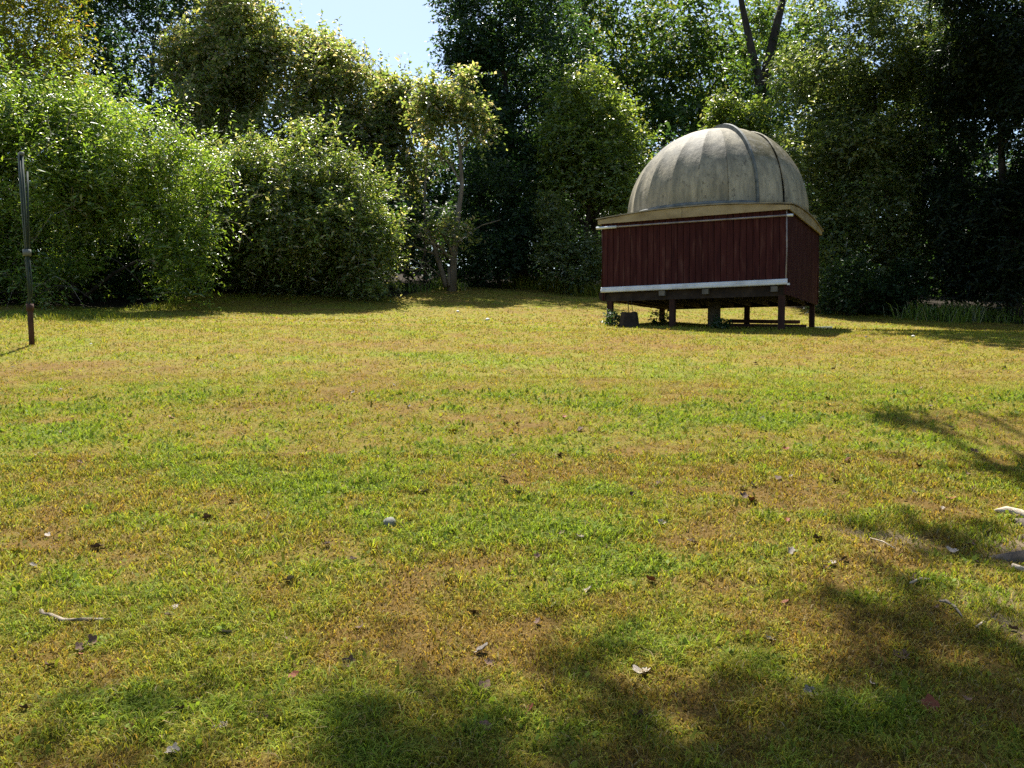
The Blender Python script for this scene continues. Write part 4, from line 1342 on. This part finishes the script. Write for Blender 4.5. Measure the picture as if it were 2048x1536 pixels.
protos = {}
for key, mat in (('b', M_LB), ('r', M_LR), ('p', M_LP), ('y', M_LY)):
    protos[key] = [leaf_mesh("fallen_leaf", s * 3 + ord(key), mat) for s in range(6)]
LT = {'b': ("curled brown dead leaf lying on the lawn", "brown fallen leaves"), 'r': ("reddish brown dead leaf lying on the lawn", "reddish fallen leaves"),
      'p': ("pale bleached dead leaf lying on the lawn", "pale fallen leaves"), 'y': ("yellow leaf lying on the lawn", "yellow fallen leaves")}
spots = [(580, 1168, 'p'), (1175, 1195, 'p'), (1012, 970, 'p'), (1036, 990, 'p'), (1285, 1357, 'p'), (1750, 1390, 'p'), (962, 1308, 'p'), (345, 1528, 'p'), (850, 990, 'p'), (450, 1280, 'p'), (1550, 910, 'p'),
         (1582, 1110, 'p'), (1665, 1135, 'p'), (1905, 1110, 'p'), (1770, 1008, 'p'), (1830, 992, 'p'), (1505, 975, 'p'), (75, 915, 'p'), (825, 1108, 'p'), (1325, 1055, 'p'), (1160, 1078, 'p'),
         (950, 1230, 'b'), (715, 1270, 'b'), (192, 1100, 'b'), (142, 1192, 'b'), (1122, 1075, 'b'), (1632, 1086, 'b'), (1940, 1097, 'b'), (1490, 1002, 'b'), (1265, 995, 'b'), (1315, 975, 'b'), (1558, 963, 'b'),
         (1075, 1128, 'b'), (1382, 1093, 'b'), (185, 1293, 'b'), (705, 1130, 'b'), (652, 1100, 'b'), (820, 1050, 'b'), (1805, 1328, 'b'), (1282, 1450, 'b'), (1645, 1145, 'b'), (1670, 968, 'b'), (1837, 940, 'b'),
         (1160, 865, 'b'), (1120, 915, 'b'), (970, 1385, 'b'), (1055, 1185, 'b'), (2030, 1035, 'b'), (1950, 910, 'b'), (1860, 818, 'b'), (700, 1345, 'b'), (100, 1340, 'b'), (1830, 1170, 'b'), (1688, 1130, 'b'), (460, 1010, 'b'), (415, 1040, 'b'),
         (1105, 1002, 'r'), (1570, 1217, 'r'), (265, 1458, 'r'), (1862, 1430, 'r'), (387, 912, 'r'), (1130, 838, 'r'), (605, 922, 'r'), (342, 838, 'r'), (1058, 1440, 'r'), (1300, 1172, 'r'), (962, 1112, 'r'), (1945, 1090, 'r'),
         (1900, 1005, 'r'), (1655, 800, 'r'), (1570, 905, 'r'), (1505, 1010, 'r'),
         (1497, 783, 'y'), (1898, 941, 'y'), (35, 1112, 'y'), (903, 866, 'y'), (1655, 812, 'y')]
r_ = random.Random(21)
for i in range(60):
    spots.append((r_.uniform(20, 2030), 700 + 800 * r_.random() ** 1.15, r_.choice('bbbbppr')))
for i, (px, py, key) in enumerate(spots):
    if px < 250 and py > 1450 and key == 'p':
        px += 260
    gpt = ground(px, py)
    o = link(bpy.data.objects.new("fallen_leaf", protos[key][i % 6]))
    s = r_.uniform(.05, .085) * (.75 if i > 76 else 1.0)
    if gpt[1] > 7:
        s *= 1.25
    o.scale = (s, s * r_.uniform(.75, 1), s * r_.uniform(.6, 1.2))
    o.location = (gpt[0], gpt[1], gpt[2] + .014)
    o.rotation_euler = (r_.uniform(-.6, .6), r_.uniform(-.6, .6), r_.uniform(0, 6.28))
    tag(o, LT[key][0], "leaf", LT[key][1])


def ground_tube(name, pix, rads, mat, label, cat, lift=.02, n=7):
    pts = [Vector(ground(*p)) for p in pix]
    for p in pts:
        p.z += lift
    o = MB().tube([p - pts[0] for p in pts], rads, n).build(name, mat, None, True)
    o.location = pts[0]
    return tag(o, label, cat)


ground_tube("stick", [(82, 1232), (86, 1241), (100, 1248), (125, 1253), (160, 1252), (195, 1252), (228, 1256)], [.009, .011, .010, .009, .009, .008, .006], M_TWIG, "thin bent stick lying on the grass", "stick")
ground_tube("bark_slab", [(1990, 1032), (2012, 1030), (2040, 1038), (2075, 1052)], [.008, .026, .026, .015], M_PALEW, "pale slab of split bark lying near the shade tree's roots", "bark")
ground_tube("stick", [(1878, 1216), (1892, 1218), (1908, 1228), (1924, 1242)], [.005, .009, .008, .003], M_TWIG, "short curved twig lying in the shade near the roots", "stick")
ground_tube("stick", [(1820, 1178), (1840, 1174), (1862, 1168)], [.005, .008, .004], M_PALEW, "short pale wood splinter lying in the dark grass", "stick")
ground_tube("stick", [(1952, 1268), (1968, 1262)], [.005, .006], M_PALEW, "tiny pale wood chip lying in the shaded bare soil", "stick")
ground_tube("stick", [(1740, 1085), (1765, 1095), (1790, 1108)], [.003, .004, .003], M_PALEW, "straw coloured dry stem lying on the pale thatch", "stick")
ground_tube("stick", [(2025, 1145), (2045, 1147), (2070, 1150)], [.012, .016, .012], M_PALEW, "pale wood chunk lying against the shade tree's roots", "stick")


def stone(px, py, wpx, hk, label, cat="stone", mat=None, name="stone"):
    g_ = ground(px, py)
    rr = wpx * g_[1] / FPX / 2
    r_ = random.Random(int(px))
    ph = r_.uniform(0, 6)

    def fn(u, v):
        a_, e_ = u * 2 * math.pi, (v - .5) * math.pi
        q = rr * (1 + .08 * math.sin(a_ * 3 + ph) * math.cos(e_) + .05 * math.sin(a_ * 5 + 2 * e_ + ph))
        return (q * math.cos(a_) * math.cos(e_), q * .85 * math.sin(a_) * math.cos(e_), q * hk * math.sin(e_))
    o = MB().grid(fn, 14, 9).build(name, mat or M_STONE, None, True)
    o.location = (g_[0], g_[1], g_[2] + rr * hk * .55)
    o.rotation_euler = (0, 0, ph)
    return tag(o, label, cat)


M_WH = noise_mat("white_cap", [(.6, .58, .52), (.75, .73, .68), (.8, .79, .76)], 6, .7, (1, 1, 1), .1)
stone(780, 1056, 30, .8, "rounded grey stone sitting in green grass")
stone(975, 641, 9, .7, "small white puffball on the far lawn below the slim tree", "mushroom", M_WH, "mushroom")
stone(916, 624, 7, .6, "tiny white puffball on the lawn nearest the slim tree", "mushroom", M_WH, "mushroom")
stone(1826, 674, 8, .6, "small white stone at the shadow's edge right of the observatory", "stone", M_WH)
stone(1732, 675, 6, .6, "small dull stone at the shadow's edge right of the observatory", "stone")
stone(182, 689, 5, .6, "tiny white stone on the lawn beside the clothes dryer", "stone", M_WH)
print("leaves", NLEAF[0], "triangles", sum(len(m.loops) - 2 * len(m.polygons) for m in bpy.data.meshes))
